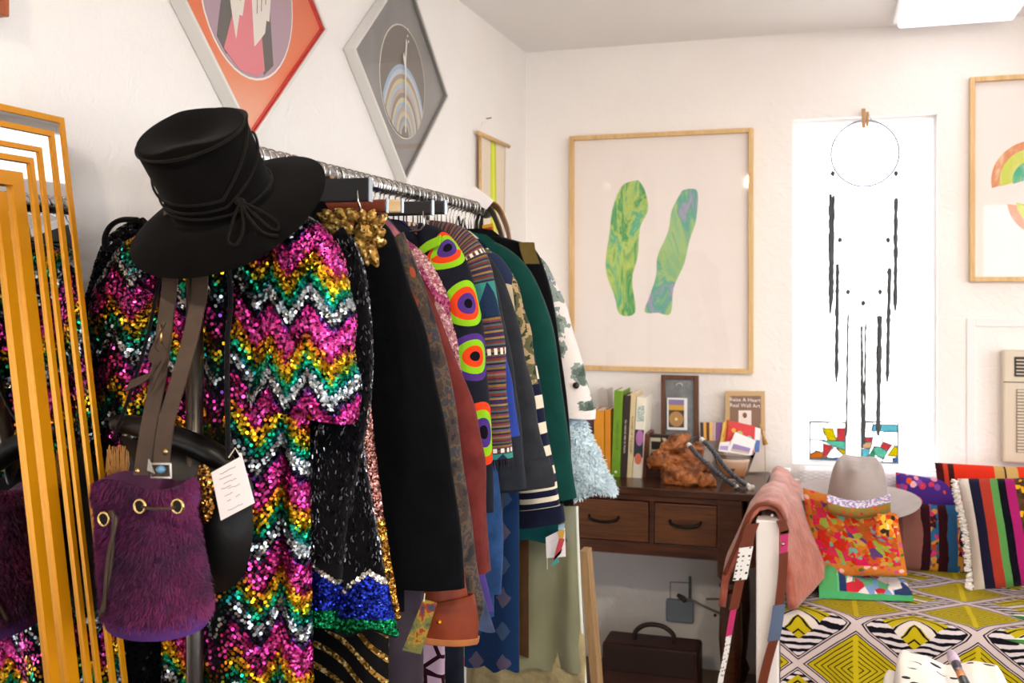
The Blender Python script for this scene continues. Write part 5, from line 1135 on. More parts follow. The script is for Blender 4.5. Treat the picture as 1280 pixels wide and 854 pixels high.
M_ikat = fabric('ikat', None, m=mik, color=mik.mix(dia_, '#142a4c', mik.ramp(mik.fr(U[1]*6.5), [(0, '#33445e'), (.5, '#4a4458')])))
M_rust = Mt('rust_satin', .6, 0, .2); M_rust.col(M_rust.ramp(M_rust.noise(8), [(.3, '#6a2a14'), (.7, '#8a3c20')], 'LINEAR')); M_rust.bump(M_rust.noise(24, det=2), .4, .005); M_rust = M_rust.mat
M_greysat = FB('grey_mauve_satin', '#3d353d', rough=.45)
mgi = Mt('giraffe_print', .9, 0, .2); ve = mgi.vor(26, mgi.coord('UV'), feat='DISTANCE_TO_EDGE'); M_giraffe = fabric('giraffe_print', None, m=mgi, color=mgi.mix(ve < .09, '#b89aae', '#2a1018'))
def loops(t):
    """ribbon hanging loops from the waist up to the rail"""
    for u in (.12, .38):
        p = Vector(t.f(u, .02)); m_ = MB().strap(spline([(p.x, t.Y, p.z), ((p.x+XR)/2, t.Y, lerp(p.z, RZ, .55)), (XR+(.01 if u < .25 else -.01), t.Y, RZ-.08), (XR, t.Y, RZ-.03)], 12), (.0, .004, 0), .001)
        t.part('hanging_loop', m_, M_black)
# ---- the clothes, nearest first (outer edge of the visible sleeve given in px on each garment's own plane)
RED, LIM, PUR, INK = '#d8401c', '#84bc1e', '#4a2f7a', '#100d18'
g_vel = garment('velvet_coat', 'black velvet coat with a gold leaf appliqué on its shoulder', 'coat', 1.66, M_blackvel, [(450, 262), (487, 285), (514, 360), (540, 450), (560, 560), (574, 650), (577, 735)], (.05, .085), .035, W=.22, hem=.955, seed=1)
g_rust = garment('satin_blouse', 'rust satin blouse whose wide cuff shows below the black velvet sleeve', 'blouse', 1.74, M_rust, [(485, 300), (517, 400), (545, 520), (564, 650), (581, 745), (580, 800)], (.04, .1), .035, W=.215, th=.02, hem=.885, seed=2, wr=.16, flare=.1)
g_tap = garment('tapestry_coat', 'muted floral tapestry coat with rust blossoms between black velvet and dusty rose', 'coat', 1.79, M_tap, [(505, 290), (535, 370), (557, 450), (572, 540), (585, 640), (597, 720), (602, 765), (590, 790)], (.035, .055), .026, W=.2, hem=.7, seed=3)
g_rose = garment('rose_jacket', 'dusty rose velvet jacket with a bent elbow seam', 'jacket', 1.86, M_rose, [(505, 305), (540, 375), (566, 440), (590, 510), (605, 570), (607, 640), (613, 715)], (.035, .06), .026, W=.2, hem=.9, seed=4)
g_bou = garment('boucle_cardigan', 'pink nubbly boucle cardigan with magenta patches', 'cardigan', 1.91, M_boucle, [(505, 300), (530, 322), (553, 365), (566, 415), (578, 470), (588, 540)], (.03, .05), .022, W=.2, th=.022, hem=1.0, seed=5, wr=.15)
sp_t = [(.158, .135, .05, (INK, PUR, LIM, RED), True), (.156, .262, .044, (INK, PUR, RED, LIM), False), (.158, .365, .044, (INK, RED, LIM, PUR), False), (.15, .49, .046, (INK, PUR, LIM, RED), False)]
sp_b = [(.188, .915, .062, (RED, RED, LIM, PUR), False), (.13, .62, .07, (INK, RED, LIM, PUR), False), (.2, .47, .06, (INK, PUR, LIM, RED), False), (.17, .8, .07, (RED, RED, LIM, PUR), False), (.05, .7, .06, (INK, PUR, LIM, RED), False)]
M_tgs = target_mat(sp_t); M_tgb = target_mat(sp_b)
rgb = random.Random(2); ps, ns, _ = samples(g_bou.sf, 5200, rgb, .38, 1.1, .0, 1.0)
ns = [n if (Vector(p)-(Vector(g_bou.sf(uv[0], uv[1]))+Vector(g_bou.sf(uv[0]+.5, uv[1])))/2).dot(n) > 0 else -n for p, n, uv in zip(ps, ns, _)]
M_nub = Mt('boucle_nub', .95, 0, .05); M_nub.col(M_nub.attr('col'))
def nubc(uv):
    mg_ = NZ.noise(Vector((uv[0]*5, uv[1]*6, 4))) > .12; return np.array(H(rgb.choice(['#8a2a5c', '#9c3a6a', '#b86a8a'] if mg_ else ['#b07a80', '#c49a9a', '#9c6068', '#d0b0ae'])))
g_bou.part('boucle_nubs', discs(ps, ns, [nubc(q) for q in _], .0032, rgb, 5, .8, .0022), M_nub.mat, kind='stuff')
g_tgt = garment('bullseye_jacket', 'black jacket with neon red, lime and purple bullseye circles', 'jacket', 1.98, M_tgb, [(525, 278), (558, 290), (584, 330), (600, 390), (608, 450), (613, 520), (616, 600), (616, 640)], (.05, .075), .03, W=.215, hem=.7, seed=6, smat=M_tgs, wr=.05)
g_tgt.part('collar_band', MB().strap(spline([at_y(x, y, 1.95) for x, y in ((524, 316), (534, 308), (545, 303), (550, 300))], 10), (.0, .004, .01), .002), FB('lime_band', LIM))
g_eth = garment('striped_wool_jacket', 'jacket woven in narrow many-coloured stripes with a fringed teal-banded sleeve', 'jacket', 2.07, M_ethnic, [(535, 275), (575, 283), (607, 315), (623, 380), (632, 450), (637, 520), (641, 572)], (.04, .055), .026, W=.215, hem=.95, seed=7)
g_cob = garment('cobalt_shirt', 'cobalt blue shirt peeking out beyond the striped woven sleeve', 'shirt', 2.12, M_blue, [(560, 290), (605, 330), (625, 400), (636, 460), (643, 510), (648, 545)], (.03, .04), .02, W=.2, th=.022, hem=.95, seed=8)
g_pur = garment('purple_shirt', 'purple shirt whose tail hangs below the dusty rose sleeve', 'shirt', 2.02, M_purple, None, W=.15, th=.02, hem=.86, seed=9, flare=.45, shift=.05)
g_jen = garment('denim_trousers', 'faded grey-blue denim trousers with pale creased hems beside the rose cuff', 'trousers', 1.945, M_jean, None, W=.14, th=.022, hem=.845, seed=10, flare=.35, shift=.105)
g_den = garment('denim_shirt', 'mid-blue denim shirt hanging low under the charcoal coat cuff', 'shirt', 2.16, M_denim, [(570, 300), (600, 380), (612, 480), (620, 580), (628, 660), (627, 742)], (.03, .045), .022, W=.22, hem=.8, seed=11)
g_ch1 = garment('slate_blazer', 'dark slate blazer with a slim sleeve in front of the charcoal coat', 'blazer', 2.2, M_char2, [(585, 300), (616, 345), (634, 420), (648, 500), (655, 580), (658, 610)], (.03, .045), .022, W=.2, th=.02, hem=.9, seed=12)
g_ch2 = garment('charcoal_coat', 'charcoal wool coat with a wide turned cuff beside the navy striped top', 'coat', 2.24, M_char, [(590, 300), (622, 335), (643, 390), (660, 460), (674, 530), (684, 580), (688, 606)], (.035, .092), .03, W=.215, hem=.88, seed=13)
g_cam = garment('patchwork_jacket', 'camouflage floral jacket patched with navy denim and cream', 'jacket', 2.33, M_camo, [(588, 305), (622, 318), (645, 350), (659, 400), (667, 450), (671, 480)], (.035, .055), .025, W=.2, hem=1.08, seed=14)
g_bro = garment('cord_trousers', 'brown corduroy trousers hanging between the indigo skirt and the sage skirt', 'trousers', 2.53, M_brown, None, W=.12, th=.018, hem=at_y(655, 820, 2.53).z, ztop=1.07, drop=.0, seed=15, cx=at_y(661, 760, 2.53).x-.12)
loops(g_bro)
g_ika = garment('indigo_skirt', 'indigo ikat skirt with pale diamond motifs below the denim shirt', 'skirt', 2.31, M_ikat, None, W=.12, th=.026, hem=at_y(630, 835, 2.31).z, ztop=1.07, drop=.0, seed=16, cx=at_y(649, 760, 2.31).x-.12)
loops(g_ika)
g_bre = garment('striped_shirt', 'navy and cream striped long-sleeved top with a solid navy cuff', 'top', 2.44, M_breton, [(610, 310), (645, 370), (664, 430), (680, 520), (693, 590), (700, 630), (704, 650)], (.03, .055), .026, W=.19, hem=1.06, seed=17)
g_tea = garment('teal_blouse', 'dark teal satin blouse whose hem shows below the striped top', 'blouse', 2.49, M_teal, None, W=.15, th=.02, hem=.892, seed=18, flare=.7, shift=.05)
g_grn = garment('green_shirt', 'bottle green long-sleeved shirt with a smooth draped sleeve', 'shirt', 2.55, M_green, [(592, 296), (628, 306), (660, 334), (685, 385), (697, 440), (706, 510), (716, 590), (721, 622)], (.05, .065), .03, W=.215, hem=.98, seed=19, wr=.06)
g_blk = garment('black_jacket', 'black jacket with an olive shoulder strap behind the green shirt', 'jacket', 2.6, M_black, [(598, 288), (640, 299), (672, 315), (690, 370), (702, 450), (712, 560), (716, 640), (714, 662)], (.035, .05), .024, W=.215, hem=.93, seed=20, ztop=RZ-.06)
g_blk.part('olive_strap', MB().strap(spline([at_y(x, y, 2.575) for x, y in ((658, 303), (660, 315), (665, 330))], 8), (.017, .012, 0), .003), FB('olive_tape', '#5a4c28'))
g_fdn = garment('floral_denim_jacket', 'white denim jacket printed with grey-green flowers at the end of the rail', 'jacket', 2.64, M_fdenim, [(640, 305), (676, 322), (698, 360), (715, 405), (728, 455), (741, 505), (742, 522)], (.045, .06), .03, W=.215, hem=.98, seed=21)
g_fdn.part('button', MB().lathe([(0, -.003), (.008, -.003), (.009, 0), (0, .003)], 12, at_y(720, 482, 2.605), Matrix.Rotation(PI/2, 3, 'X')), plain('dark_button', '#2c2a28', .4), smooth=True)
g_fuz = garment('fleece_jacket', 'pale blue fluffy fleece jacket with a flared sleeve touching the desk', 'jacket', 2.68, M_fuzz, [(680, 420), (712, 480), (732, 535), (748, 575), (765, 608), (764, 618)], (.04, .075), .035, W=.2, hem=1.0, seed=22, left=False, drop=.26)
rg = random.Random(8); ps, ns, _ = samples(g_fuz.sf, 5200, rg, 0, 1, .3, .995); cen = [Vector(g_fuz.sf(.25, .5))]
ns = [n if (Vector(p)-(Vector(g_fuz.sf(0, uv[1]))+Vector(g_fuz.sf(.5, uv[1])))/2).dot(n) > 0 else -n for p, n, uv in zip(ps, ns, _)]
g_fuz.part('fleece_pile', hair(ps, ns, .014, .0016, rg, .3, .5), M_fuzzh, kind='stuff')
g_sag = garment('sage_skirt', 'long sage satin skirt with a cream lace underlayer at the end of the rail', 'skirt', 2.58, M_sage, None, W=.15, th=.036, hem=.545, ztop=.965, drop=.0, seed=23, nf=7, amp=.3, flare=.13, cx=XR+.158)
loops(g_sag)
g_sag.part('lace_underlayer', MB().grid(torso_fn(2.58, .162, .024, .66, 0, .36, XR+.166, 9, .25, 4, .06, shift=.01), 60, 20, wrap=True), M_cream, smooth=True)
g_sag.part('side_piping', MB().tube(spline([g_sag.f(0.995, k/10) for k in range(11)]+[Vector((g_sag.f(0, 1).x+.012, 2.57, .37))], 30), .005, 6), plain('pale_piping', '#cfd4c8', .7), smooth=True)
# turned navy cuff, denim cuffs, charcoal cuff band: short sleeves over the ends
def cuff(t, v0, mat, nm, grow=1.06, v1=1.0):
    f = t.sf; c = lambda v: sum((Vector(f(k/8, v)) for k in range(8)), Vector())/8
    g = lambda u, v: c(lerp(v0, v1, v))+(Vector(f(u, lerp(v0, v1, v)))-c(lerp(v0, v1, v)))*grow+Vector((0, 0, -.004*v))
    return t.part(nm, MB().grid(g, 28, 6, lambda u, v: (u*.2, v*.08), wrap=True), mat, smooth=True, solid=.003)
cuff(g_bre, .84, M_navy, 'navy_cuff', 1.12); cuff(g_ch2, .8, M_char, 'turned_cuff', 1.07); cuff(g_rust, .8, M_rust, 'cuff', 1.12); cuff(g_rust, .97, FB('rust_hem', '#a8683e'), 'hem_band', 1.16); cuff(g_fdn, .88, FB('white_denim_cuff', '#e4dcdc'), 'cuff', 1.06)
fr_m = MB(); rg = random.Random(4)
for k in range(90):
    u = k/90; p = Vector(g_eth.sf(u, 1)); q = p+Vector((rg.uniform(-.004, .004), rg.uniform(-.004, .004), -rg.uniform(.015, .028))); fr_m.tube([p, p.lerp(q, .5), q], [.0014, .0014, .0008], 4, caps=False)
g_eth.part('fringe', fr_m, FB('charcoal_fringe', '#26242a'), kind='stuff', smooth=True)
# rust placket buttons
for x, y in ((549, 778), (503, 775)): g_rust.part('stud', MB().lathe([(0, -.003), (.0035, -.002), (.004, 0), (0, .003)], 10, at_y(x, y, 1.695), Matrix.Rotation(PI/2, 3, 'X')), M_gold, smooth=True)
# lower things glimpsed under the blouse
g_gsk = garment('grey_satin_skirt', 'dark grey-mauve satin skirt below the rust blouse hem', 'skirt', 1.70, M_greysat, None, W=.16, th=.025, hem=.6, ztop=1.15, drop=0, seed=31, cx=at_y(490, 820, 1.7).x-.1, nf=6)
g_gir = garment('giraffe_dress', 'mauve and black giraffe-print dress below the rust cuff', 'dress', 1.83, M_giraffe, None, W=.2, th=.025, hem=.6, ztop=1.2, drop=0, seed=32, cx=at_y(556, 820, 1.83).x-.2, nf=6)
# ---- gold leaf appliqué on the velvet shoulder
M_glit = Mt('gold_sequin_leaf', .5, .55); gn = M_glit.vor(230, out='Color'); M_glit.col(M_glit.ramp(M_glit.red(gn), [(0, '#5e4014'), (.4, '#94702c'), (.75, '#b8924c'), (.95, '#ecd8a0')])); M_glit.bump(M_glit.red(gn), 1.0, .004)
def leaf(t, x0, y0, x1, y1, w, Y, nm='gold_leaf'):
    a, b = at_y(x0, y0, Y), at_y(x1, y1, Y); d = (b-a); L = d.length; d.normalize(); s = d.cross(Vector((0, 1, 0))).normalized()
    t.part(nm, MB().grid(lambda u, v: a+d*L*v+s*(u-.5)*w*math.sin(PI*min(.98, .06+v*.94))**.7+Vector((0, -.004-.006*math.sin(PI*u)*math.sin(PI*v)-.003*abs(math.sin(v*14)), 0)), 6, 10), M_glit.mat, smooth=True, solid=.002)
for a in [(445, 290, 398, 268, .026), (440, 283, 410, 300, .018), (436, 275, 420, 262, .02), (452, 276, 432, 262, .02), (455, 283, 455, 262, .022), (462, 283, 470, 262, .02), (463, 290, 486, 268, .02), (463, 300, 485, 304, .022), (460, 302, 474, 334, .022), (452, 300, 462, 333, .018), (446, 296, 456, 316, .018), (430, 283, 402, 283, .02), (422, 275, 404, 263, .016), (470, 296, 484, 288, .016)]: leaf(g_vel, *a, 1.54)
g_vel.part('gold_disc', MB().lathe([(0, .005), (.014, .004), (.018, 0), (0, -.002)], 20, at_y(455, 290, 1.535), Matrix.Rotation(PI/2, 3, 'X')), M_glit.mat, smooth=True)
for i, (x, y, r) in enumerate(((436, 318, .004), (437, 330, .004), (455, 322, .005))): g_vel.part('drop_bead', MB().lathe([(0, -r), (r, 0), (0, r)], 8, at_y(x, y, 1.54)), M_glit.mat, smooth=True)
# ------------------------------------------------------------------ sequins
def seq_mat(name, rough=.25, metal=.95):
    m = Mt(name, rough, metal); m.col(m.attr('col')); return m.mat
M_seq = seq_mat('sequin_foil'); M_under = FB('black_net', '#0a090c')
def hx(s): return np.array(H(s))
CH = [(0, '#c8308a'), (.10, '#d84a9e'), (.27, '#b0266a'), (.33, '#d8782a'), (.40, '#e0ac20'), (.52, '#8a9a20'), (.58, '#109a72'), (.68, '#0c5a5c'), (.74, '#b4c0c8'), (.86, '#d4dade'), (.90, '#1c1c2a'), (.97, '#5a2a7a')]
def chev(x, z, rg, P=.068, A=.046, B=.128, ph=0.0):
    t = (-(z-1.2)+A*abs(((x/P) % 1.0)*2-1)+ph)/B % 1.0; t = (t+rg.gauss(0, .018)) % 1.0
    c = [c for p, c in CH if p <= t][-1]; k = rg.uniform(.45, 1.05); q = hx(c)*k; q[3] = 1
    if rg.random() < .07: q = hx('#141018')
    return q
def grid_samples(P, nu, nv, rng, u0, u1, v0, v1, out):
    ps, ns = [], []; e = 2e-3
    for j in range(nv):
        for i in range(nu):
            u = lerp(u0, u1, (i+.5*(j % 2)+rng.uniform(-.18, .18))/nu); v = lerp(v0, v1, (j+rng.uniform(-.18, .18))/nv); v = min(max(v, 0.003), .99)
            p = Vector(P(u, v)); n = (Vector(P(u+e, v))-p).cross(Vector(P(u, v+e))-p)
            if n.length < 1e-12: continue
            n.normalize(); n = n if n.dot(out(p, u, v)) > 0 else -n; ps.append(p); ns.append(n)
    return ps, ns
def out_t(P): return lambda p, u, v: p-(Vector(P(u, v))+Vector(P(1-u, v)))*.5+Vector((0, -.002, 0))
def out_s(P): return lambda p, u, v: p-(Vector(P(u, v))+Vector(P(u+.5, v)))*.5
def sequins(t, P, nu, nv, u0, u1, v0, v1, colf, rg, out, r=.0031, tilt=.3, nm='sequins'):
    ps, ns = grid_samples(P, nu, nv, rg, u0, u1, v0, v1, out); cs = [colf(p, rg) for p in ps]
    return t.part(nm, discs(ps, ns, cs, r, rg, 6, tilt, .0016), M_seq, kind='stuff')
rg = random.Random(21)
SQY = 1.435
cxs = at_y(296, 600, SQY).x
g_sq = garment('sequin_dress', 'long sequin dress in rainbow chevrons of pink, gold, green and silver', 'dress', SQY, M_under, [(352, 262), (395, 276), (428, 318), (442, 380), (449, 440), (450, 490), (445, 527)], (.045, .092), .045, W=.125, th=.036, hem=.62, drop=.12, seed=41, left=False, nf=6, amp=.42, flare=.12, cx=cxs, yo=-.02, wr=.12, top=.4)
EL = [at_y(x, y, SQY-.01) for x, y in ((225, 285), (165, 300), (130, 350), (118, 420), (116, 500), (124, 580), (128, 640))]
_, slf, _L = add_sleeve(g_sq, EL, .05, .075, .04, M_under, 0, -1, 44, wr=.14, top=.4)
cf = lambda p, r: chev(p.x, p.z, r)
sequins(g_sq, g_sq.f, 84, 190, .47, 1.03, .0, .84, lambda p, r: chev(p.x, p.z, r, ph=.02, A=.05), rg, lambda p, u, v: Vector((p.x-cxs, (p.y-SQY)*6-.01, 0)))
sequins(g_sq, g_sq.sf, 86, 100, .42, 1.12, .0, 1.0, cf, rg, out_s(g_sq.sf))
def dim(p, r):  # wall-side sleeve: its dimness is put into darker sequin colours
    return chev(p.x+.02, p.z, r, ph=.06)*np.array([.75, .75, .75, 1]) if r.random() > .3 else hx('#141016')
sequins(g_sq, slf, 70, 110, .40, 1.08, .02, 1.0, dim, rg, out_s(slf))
# black sequin gown at the wall end
BQ = 1.475; cxb = at_y(165, 600, BQ).x
g_bq = garment('black_sequin_gown', 'black sequin gown showing its shimmering side between the wall and the rainbow dress', 'dress', BQ, M_under, None, W=.12, th=.03, hem=.62, ztop=1.6, drop=.3, seed=45, cx=cxb+.02, flare=.1, nf=4)
ELb = [at_y(x, y, BQ) for x, y in ((180, 272), (138, 300), (118, 350), (103, 400), (112, 440), (100, 500), (99, 580), (104, 700), (110, 780))]
_, sbf, _L = add_sleeve(g_bq, ELb, .05, .06, .03, M_under, 0, -1, 46, wr=.16, top=.4)
blk_ = lambda p, r: hx(r.choice(['#141318', '#1e1c22', '#0e0d10', '#2a2830', '#18141a']))
sequins(g_bq, sbf, 44, 120, .42, 1.05, .02, 1.0, blk_, rg, out_s(sbf), tilt=.4)
sequins(g_bq, g_bq.f, 40, 120, .47, .9, .02, .85, blk_, rg, lambda p, u, v: Vector((p.x-cxb-.02, (p.y-BQ)*6-.01, 0)), tilt=.4)
g_bq.part('hanger_loop', MB().tube(spline([at_y(x, y, 1.44) for x, y in ((150, 300), (134, 312), (131, 298), (138, 283), (152, 275), (172, 275))], 24), .0048, 8), FB('black_satin_cord', '#0c0b0e', rough=.5), smooth=True)
# black beaded jacket with zigzag blue border
BJ = 1.52
cxj = at_y(498, 700, BJ).x-.2
g_bj = garment('beaded_jacket', 'black bead-embroidered jacket with a blue zigzag and green sequin border', 'jacket', BJ, M_under, [(440, 285), (462, 330), (474, 420), (468, 520), (452, 600), (440, 680), (433, 745), (430, 775)], (.04, .036), .026, W=.15, th=.026, hem=at_y(460, 788, BJ).z, seed=47, cx=cxj-.03, left=False, yo=-.03, flare=.25, shift=.042, drop=.24, nf=3, amp=.15)
def bead_col(zhem):
    def f(p, r):
        d = p.z-zhem; zz = .058+.034*abs(((p.x/.085+.35) % 1.0)*2-1)
        if d < .02: q = hx(r.choice(['#0c6a3c', '#107a48', '#0a5030']))
        elif d < zz: q = hx(r.choice(['#141f7a', '#1c2c96', '#10185c', '#2238a4']))
        elif d < zz+.008: q = hx('#c8c4b8')
        else: return None
        return q
    return f
def border(t, P, nu, nv, u0, u1, v0, v1, colf, out):
    ps, ns = grid_samples(P, nu, nv, rg, u0, u1, v0, v1, out); L = [(p, n, colf(p, rg)) for p, n in zip(ps, ns)]; L = [q for q in L if q[2] is not None]
    t.part('sequin_border', discs([q[0] for q in L], [q[1] for q in L], [q[2] for q in L], .0024, rg, 6, .25, .0016), M_seq, kind='stuff')
oj = lambda p, u, v: Vector((p.x-cxj, (p.y-BJ)*6-.01, 0))
border(g_bj, g_bj.f, 100, 46, .5, 1.05, .78, .995, bead_col(g_bj.f(.9, 1).z), oj)
border(g_bj, g_bj.sf, 60, 60, .4, 1.12, .7, .995, bead_col(min(g_bj.sf(.75, 1).z, g_bj.sf(.9, 1).z)+.006), out_s(g_bj.sf))
M_bugle = seq_mat('bugle_bead', .15, .6)
def bugles(t, P, n, u0, u1, v0, v1, out, zmin):
    mb = MB(); fc = []
    for _ in range(n):
        u, v = rg.uniform(u0, u1), rg.uniform(v0, v1); p = Vector(P(u, v)); e = 2e-3; nn = (Vector(P(u+e, v))-p).cross(Vector(P(u, v+e))-p)
        if nn.length < 1e-12 or p.z < zmin: continue
        nn.normalize(); nn = nn if nn.dot(out(p, u, v)) > 0 else -nn
        d = Vector((rg.gauss(0, .5), rg.gauss(0, .1), -1)); d = (d-nn*d.dot(nn)).normalized(); s = d.cross(nn); L = .003; w_ = .0008; q = p+nn*.0014
        o = len(mb.v); mb.v += [tuple(q-d*L-s*w_), tuple(q-d*L+s*w_), tuple(q+d*L+s*w_), tuple(q+d*L-s*w_), tuple(q-d*L+nn*.0014), tuple(q+d*L+nn*.0014)]
        mb.f += [(o, o+4, o+5, o+3), (o+4, o+1, o+2, o+5)]; c = hx(rg.choice(['#18181c', '#26262c', '#3a3a42', '#101014', '#17171b', '#26262c', '#a8a8ae', '#5a5a62'])); fc += [c, c]
    mb.fc = fc; mb.uv = []; t.part('bugle_beads', mb, M_bugle, kind='stuff')
bugles(g_bj, g_bj.f, 3600, .5, 1.05, .05, .97, oj, g_bj.f(.9, 1).z+.1); bugles(g_bj, g_bj.sf, 2600, .4, 1.12, .05, .9, out_s(g_bj.sf), g_bj.sf(.75, 1).z+.1)
# rose-gold sequin top sliver between the beaded jacket and the velvet
RG = 1.575; cxr = at_y(500, 640, RG).x-.19
g_rg = garment('sequin_blouse', 'rose-gold and gold sequin top, only its glittering edge showing beside the black velvet', 'top', RG, M_under, None, W=.14, th=.018, hem=at_y(510, 772, RG).z, seed=48, cx=cxr-.012, flare=.3, shift=.02, drop=.24, nf=2, amp=.1)
rgc = lambda p, r: hx(r.choice(['#a8746c', '#c08a80', '#8a5a54'])) if p.z > 1.14 else hx(r.choice(['#8a5a20', '#b8802c', '#5a3a18', '#d8a850']))
sequins(g_rg, g_rg.f, 44, 150, .74, 1.05, .1, 1.0, rgc, rg, lambda p, u, v: Vector((p.x-cxr, (p.y-RG)*6-.01, 0)), r=.0028)
# black skirt with gold sequin stripes
mgs = Mt('gold_striped_net', .4, 0, .08); U = mgs.xyz('UV'); st_ = mgs.fr(U[1]*26.0-U[0]*16.0+mgs.sin(U[0]*30)*.35+mgs.noise(5, mgs.coord('UV'))*1.2) < .3; gl = mgs.vor(260, mgs.coord('UV'), out='Color')
mgs.col(mgs.mix(st_, '#0b0a0c', mgs.ramp(mgs.red(gl), [(0, '#5a4018'), (.5, '#b08840'), (.85, '#f0dca0')]))); mgs.set('Metallic', st_*.8); mgs.bump(mgs.red(gl)*st_, .6, .003)
g_gs = garment('gold_striped_skirt', 'black skirt with wavy gold sequin stripes under the blue zigzag border', 'skirt', 1.548, mgs.mat, None, W=.13, th=.018, hem=.6, ztop=1.02, drop=0, seed=49, cx=at_y(486, 820, 1.548).x-.13, nf=5)
# ------------------------------------------------------------------ bags on the rail's end
# black leather shoulder bag
LB = 1.375
M_leath = plain('black_leather', '#080708', .38, var=.3, sc=14, bump=.35, spec=.25)
bp = [(at_y(x, y, LB)) for x, y in ((150, 545), (298, 585), (316, 640), (311, 700), (292, 733), (258, 742), (150, 742))]
LBt = T('leather_bag', 'black leather shoulder bag with a rolled flap behind the purple fur bag', 'bag', at_y(230, 742, LB))
bc_ = sum(bp, Vector())/len(bp)
bq = spline(bp+[bp[0]], 60)
def lbag(sg):
    def f(u, v):
        p = bq[int(round(u*60)) % 60]; q = bc_+(p-bc_)*v; k = (1-v**3); return q+Vector((0, -sg*(.028*k+.006*NZ.noise(q*22)*k), 0))
    return f
LBt.part('body', MB().grid(lbag(1), 60, 12).grid(lbag(-1), 60, 6), M_leath, smooth=True)
fr0 = spline([at_y(x, y, LB-.03) for x, y in ((142, 528), (180, 535), (230, 552), (270, 570), (300, 592))], 24)
LBt.part('rolled_flap', MB().tube(fr0, [lerp(.012, .019, min(1, i/8)) if i < 18 else lerp(.019, .006, (i-18)/6) for i in range(25)], 14), M_leath, smooth=True)
LBt.part('strap', MB().tube(spline([(XR+.012, RA-.012, RZ+.006), at_y(286, 340, LB-.03), at_y(284, 430, LB-.05), at_y(284, 500, LB-.055), at_y(286, 575, LB-.055)], 40), .0038, 8), FB('black_strap', '#121014', rough=.5), smooth=True)
LBt.part('cord', MB().tube(spline([(XR-.01, RA-.02, RZ+.01), at_y(200, 345, LB-.04), at_y(182, 430, LB-.05), at_y(160, 500, LB-.055), at_y(143, 545, LB-.05)], 40), .0028, 8), FB('black_strap', '#121014', rough=.5), smooth=True)
pc = at_y(255, 618, LB-.05)
pf = lambda u, v: pc+Vector((.018*v*math.cos(2*PI*u), -.006*(1-v*v), .044*v*math.sin(2*PI*u)))
ps, ns, _ = samples(pf, 500, rg, 0, 1, .1, 1); ns = [n if n.y < 0 else -n for n in ns]
LBt.part('beaded_patch', discs(ps, ns, [hx(rg.choice(['#8a5a24', '#b07c3a', '#5a3816', '#d0a050'])) for _ in ps], .0022, rg, 6, .3, .001), M_seq, kind='stuff')
fm = MB()
for i in range(60):
    a = at_y(rg.uniform(134, 160), rg.uniform(556, 572), LB-.045); fm.tube([a, a+Vector((rg.uniform(-.004, .004), -.002, -.02)), a+Vector((rg.uniform(-.008, .008), 0, -rg.uniform(.035, .05)))], [.001, .001, .0006], 4, caps=False)
LBt.part('gold_fringe', fm, plain('gold_thread', '#9a6a2c', .6, .3), kind='stuff')
# purple fur bucket bag
PB = 1.285
pcx = lambda px, y: at_y(px, y, PB).x
zt_b, zb_b = at_y(180, 600, PB).z, at_y(190, 776, PB).z
M_fur = plain('purple_hide', '#42103a', .8, var=.35, sc=18); M_furh = Mt('purple_fur', .75); fo = M_furh.noise(14); M_furh.col(M_furh.ramp(fo, [(.3, '#2c0a30'), (.5, '#5c1048'), (.62, '#741c56'), (.75, '#48206c')], 'LINEAR')); M_furh = M_furh.mat
xl = lambda v: pcx(tab(v, [(0, 125), (.12, 121), (.2, 127), (.5, 131), (.85, 136), (1, 140)]), 690); xr_ = lambda v: pcx(tab(v, [(0, 236), (.1, 241), (.2, 236), (.5, 246), (.85, 257), (1, 254)]), 690)
def pbag(u, v):
    a = 2*PI*u; x0, x1 = xl(v), xr_(v); rx = (x1-x0)/2; ry = .05*tab(v, [(0, .8), (.15, .7), (.3, .9), (.9, 1.05), (1, 1)])
    z = lerp(zt_b, zb_b, v)+.006*math.sin(3*a+1)*(1-min(1, v*3))-.012*math.sin(a)*v*-1
    fold = 1+.09*math.sin(5*a+.6)*max(0, 1-abs(v-.3)*1.6)
    return Vector(((x0+x1)/2+rx*math.cos(a), PB+ry*math.sin(a)*fold, z))
PBt = T('fur_bag', 'deep purple fur bucket bag with brass eyelets and brown leather straps', 'bag', (pcx(190, 690), PB, zb_b))
mb = MB().grid(pbag, 48, 24, wrap=True)
pcn = Vector(((xl(1)+xr_(1))/2, PB, zb_b-.004)); mb.grid(lambda u, v: Vector(pbag(u, 1)).lerp(pcn, v), 48, 3, wrap=True)
mb.grid(lambda u, v: Vector(pbag(u, 0)).lerp(Vector((pcx(180, 600), PB, zt_b-.05)), v), 48, 3, wrap=True)
PBt.part('body', mb, M_fur, smooth=True)
ps, ns, uv_ = samples(pbag, 15000, rg, .42, 1.08, .0, .93); cb = Vector((pcx(188, 690), PB, 0))
ns = [n if Vector((p.x-cb.x, (p.y-cb.y)*2, 0)).dot(n) > 0 else -n for p, n in zip(ps, ns)]
PBt.part('fur', hair(ps, ns, .0105, .00055, rg, .75, .35), M_furh, kind='stuff')
M_suedeb = plain('purple_suede', '#431664', .8, var=.15, sc=30)
PBt.part('suede_base', MB().grid(lambda u, v: Vector(pbag(u, lerp(.91, 1.0, v)))+(Vector((math.cos(2*PI*u), math.sin(2*PI*u), 0))*.003), 48, 4, wrap=True), M_suedeb, smooth=True)
M_brass = Mt('pale_brass', .25, 1.0); M_brass.col('#c8a870'); M_brass = M_brass.mat
M_brown = plain('brown_strap_hide', '#3b2a1d', .6, var=.2, sc=40); M_hole = plain('eyelet_hole', '#050405', .9)
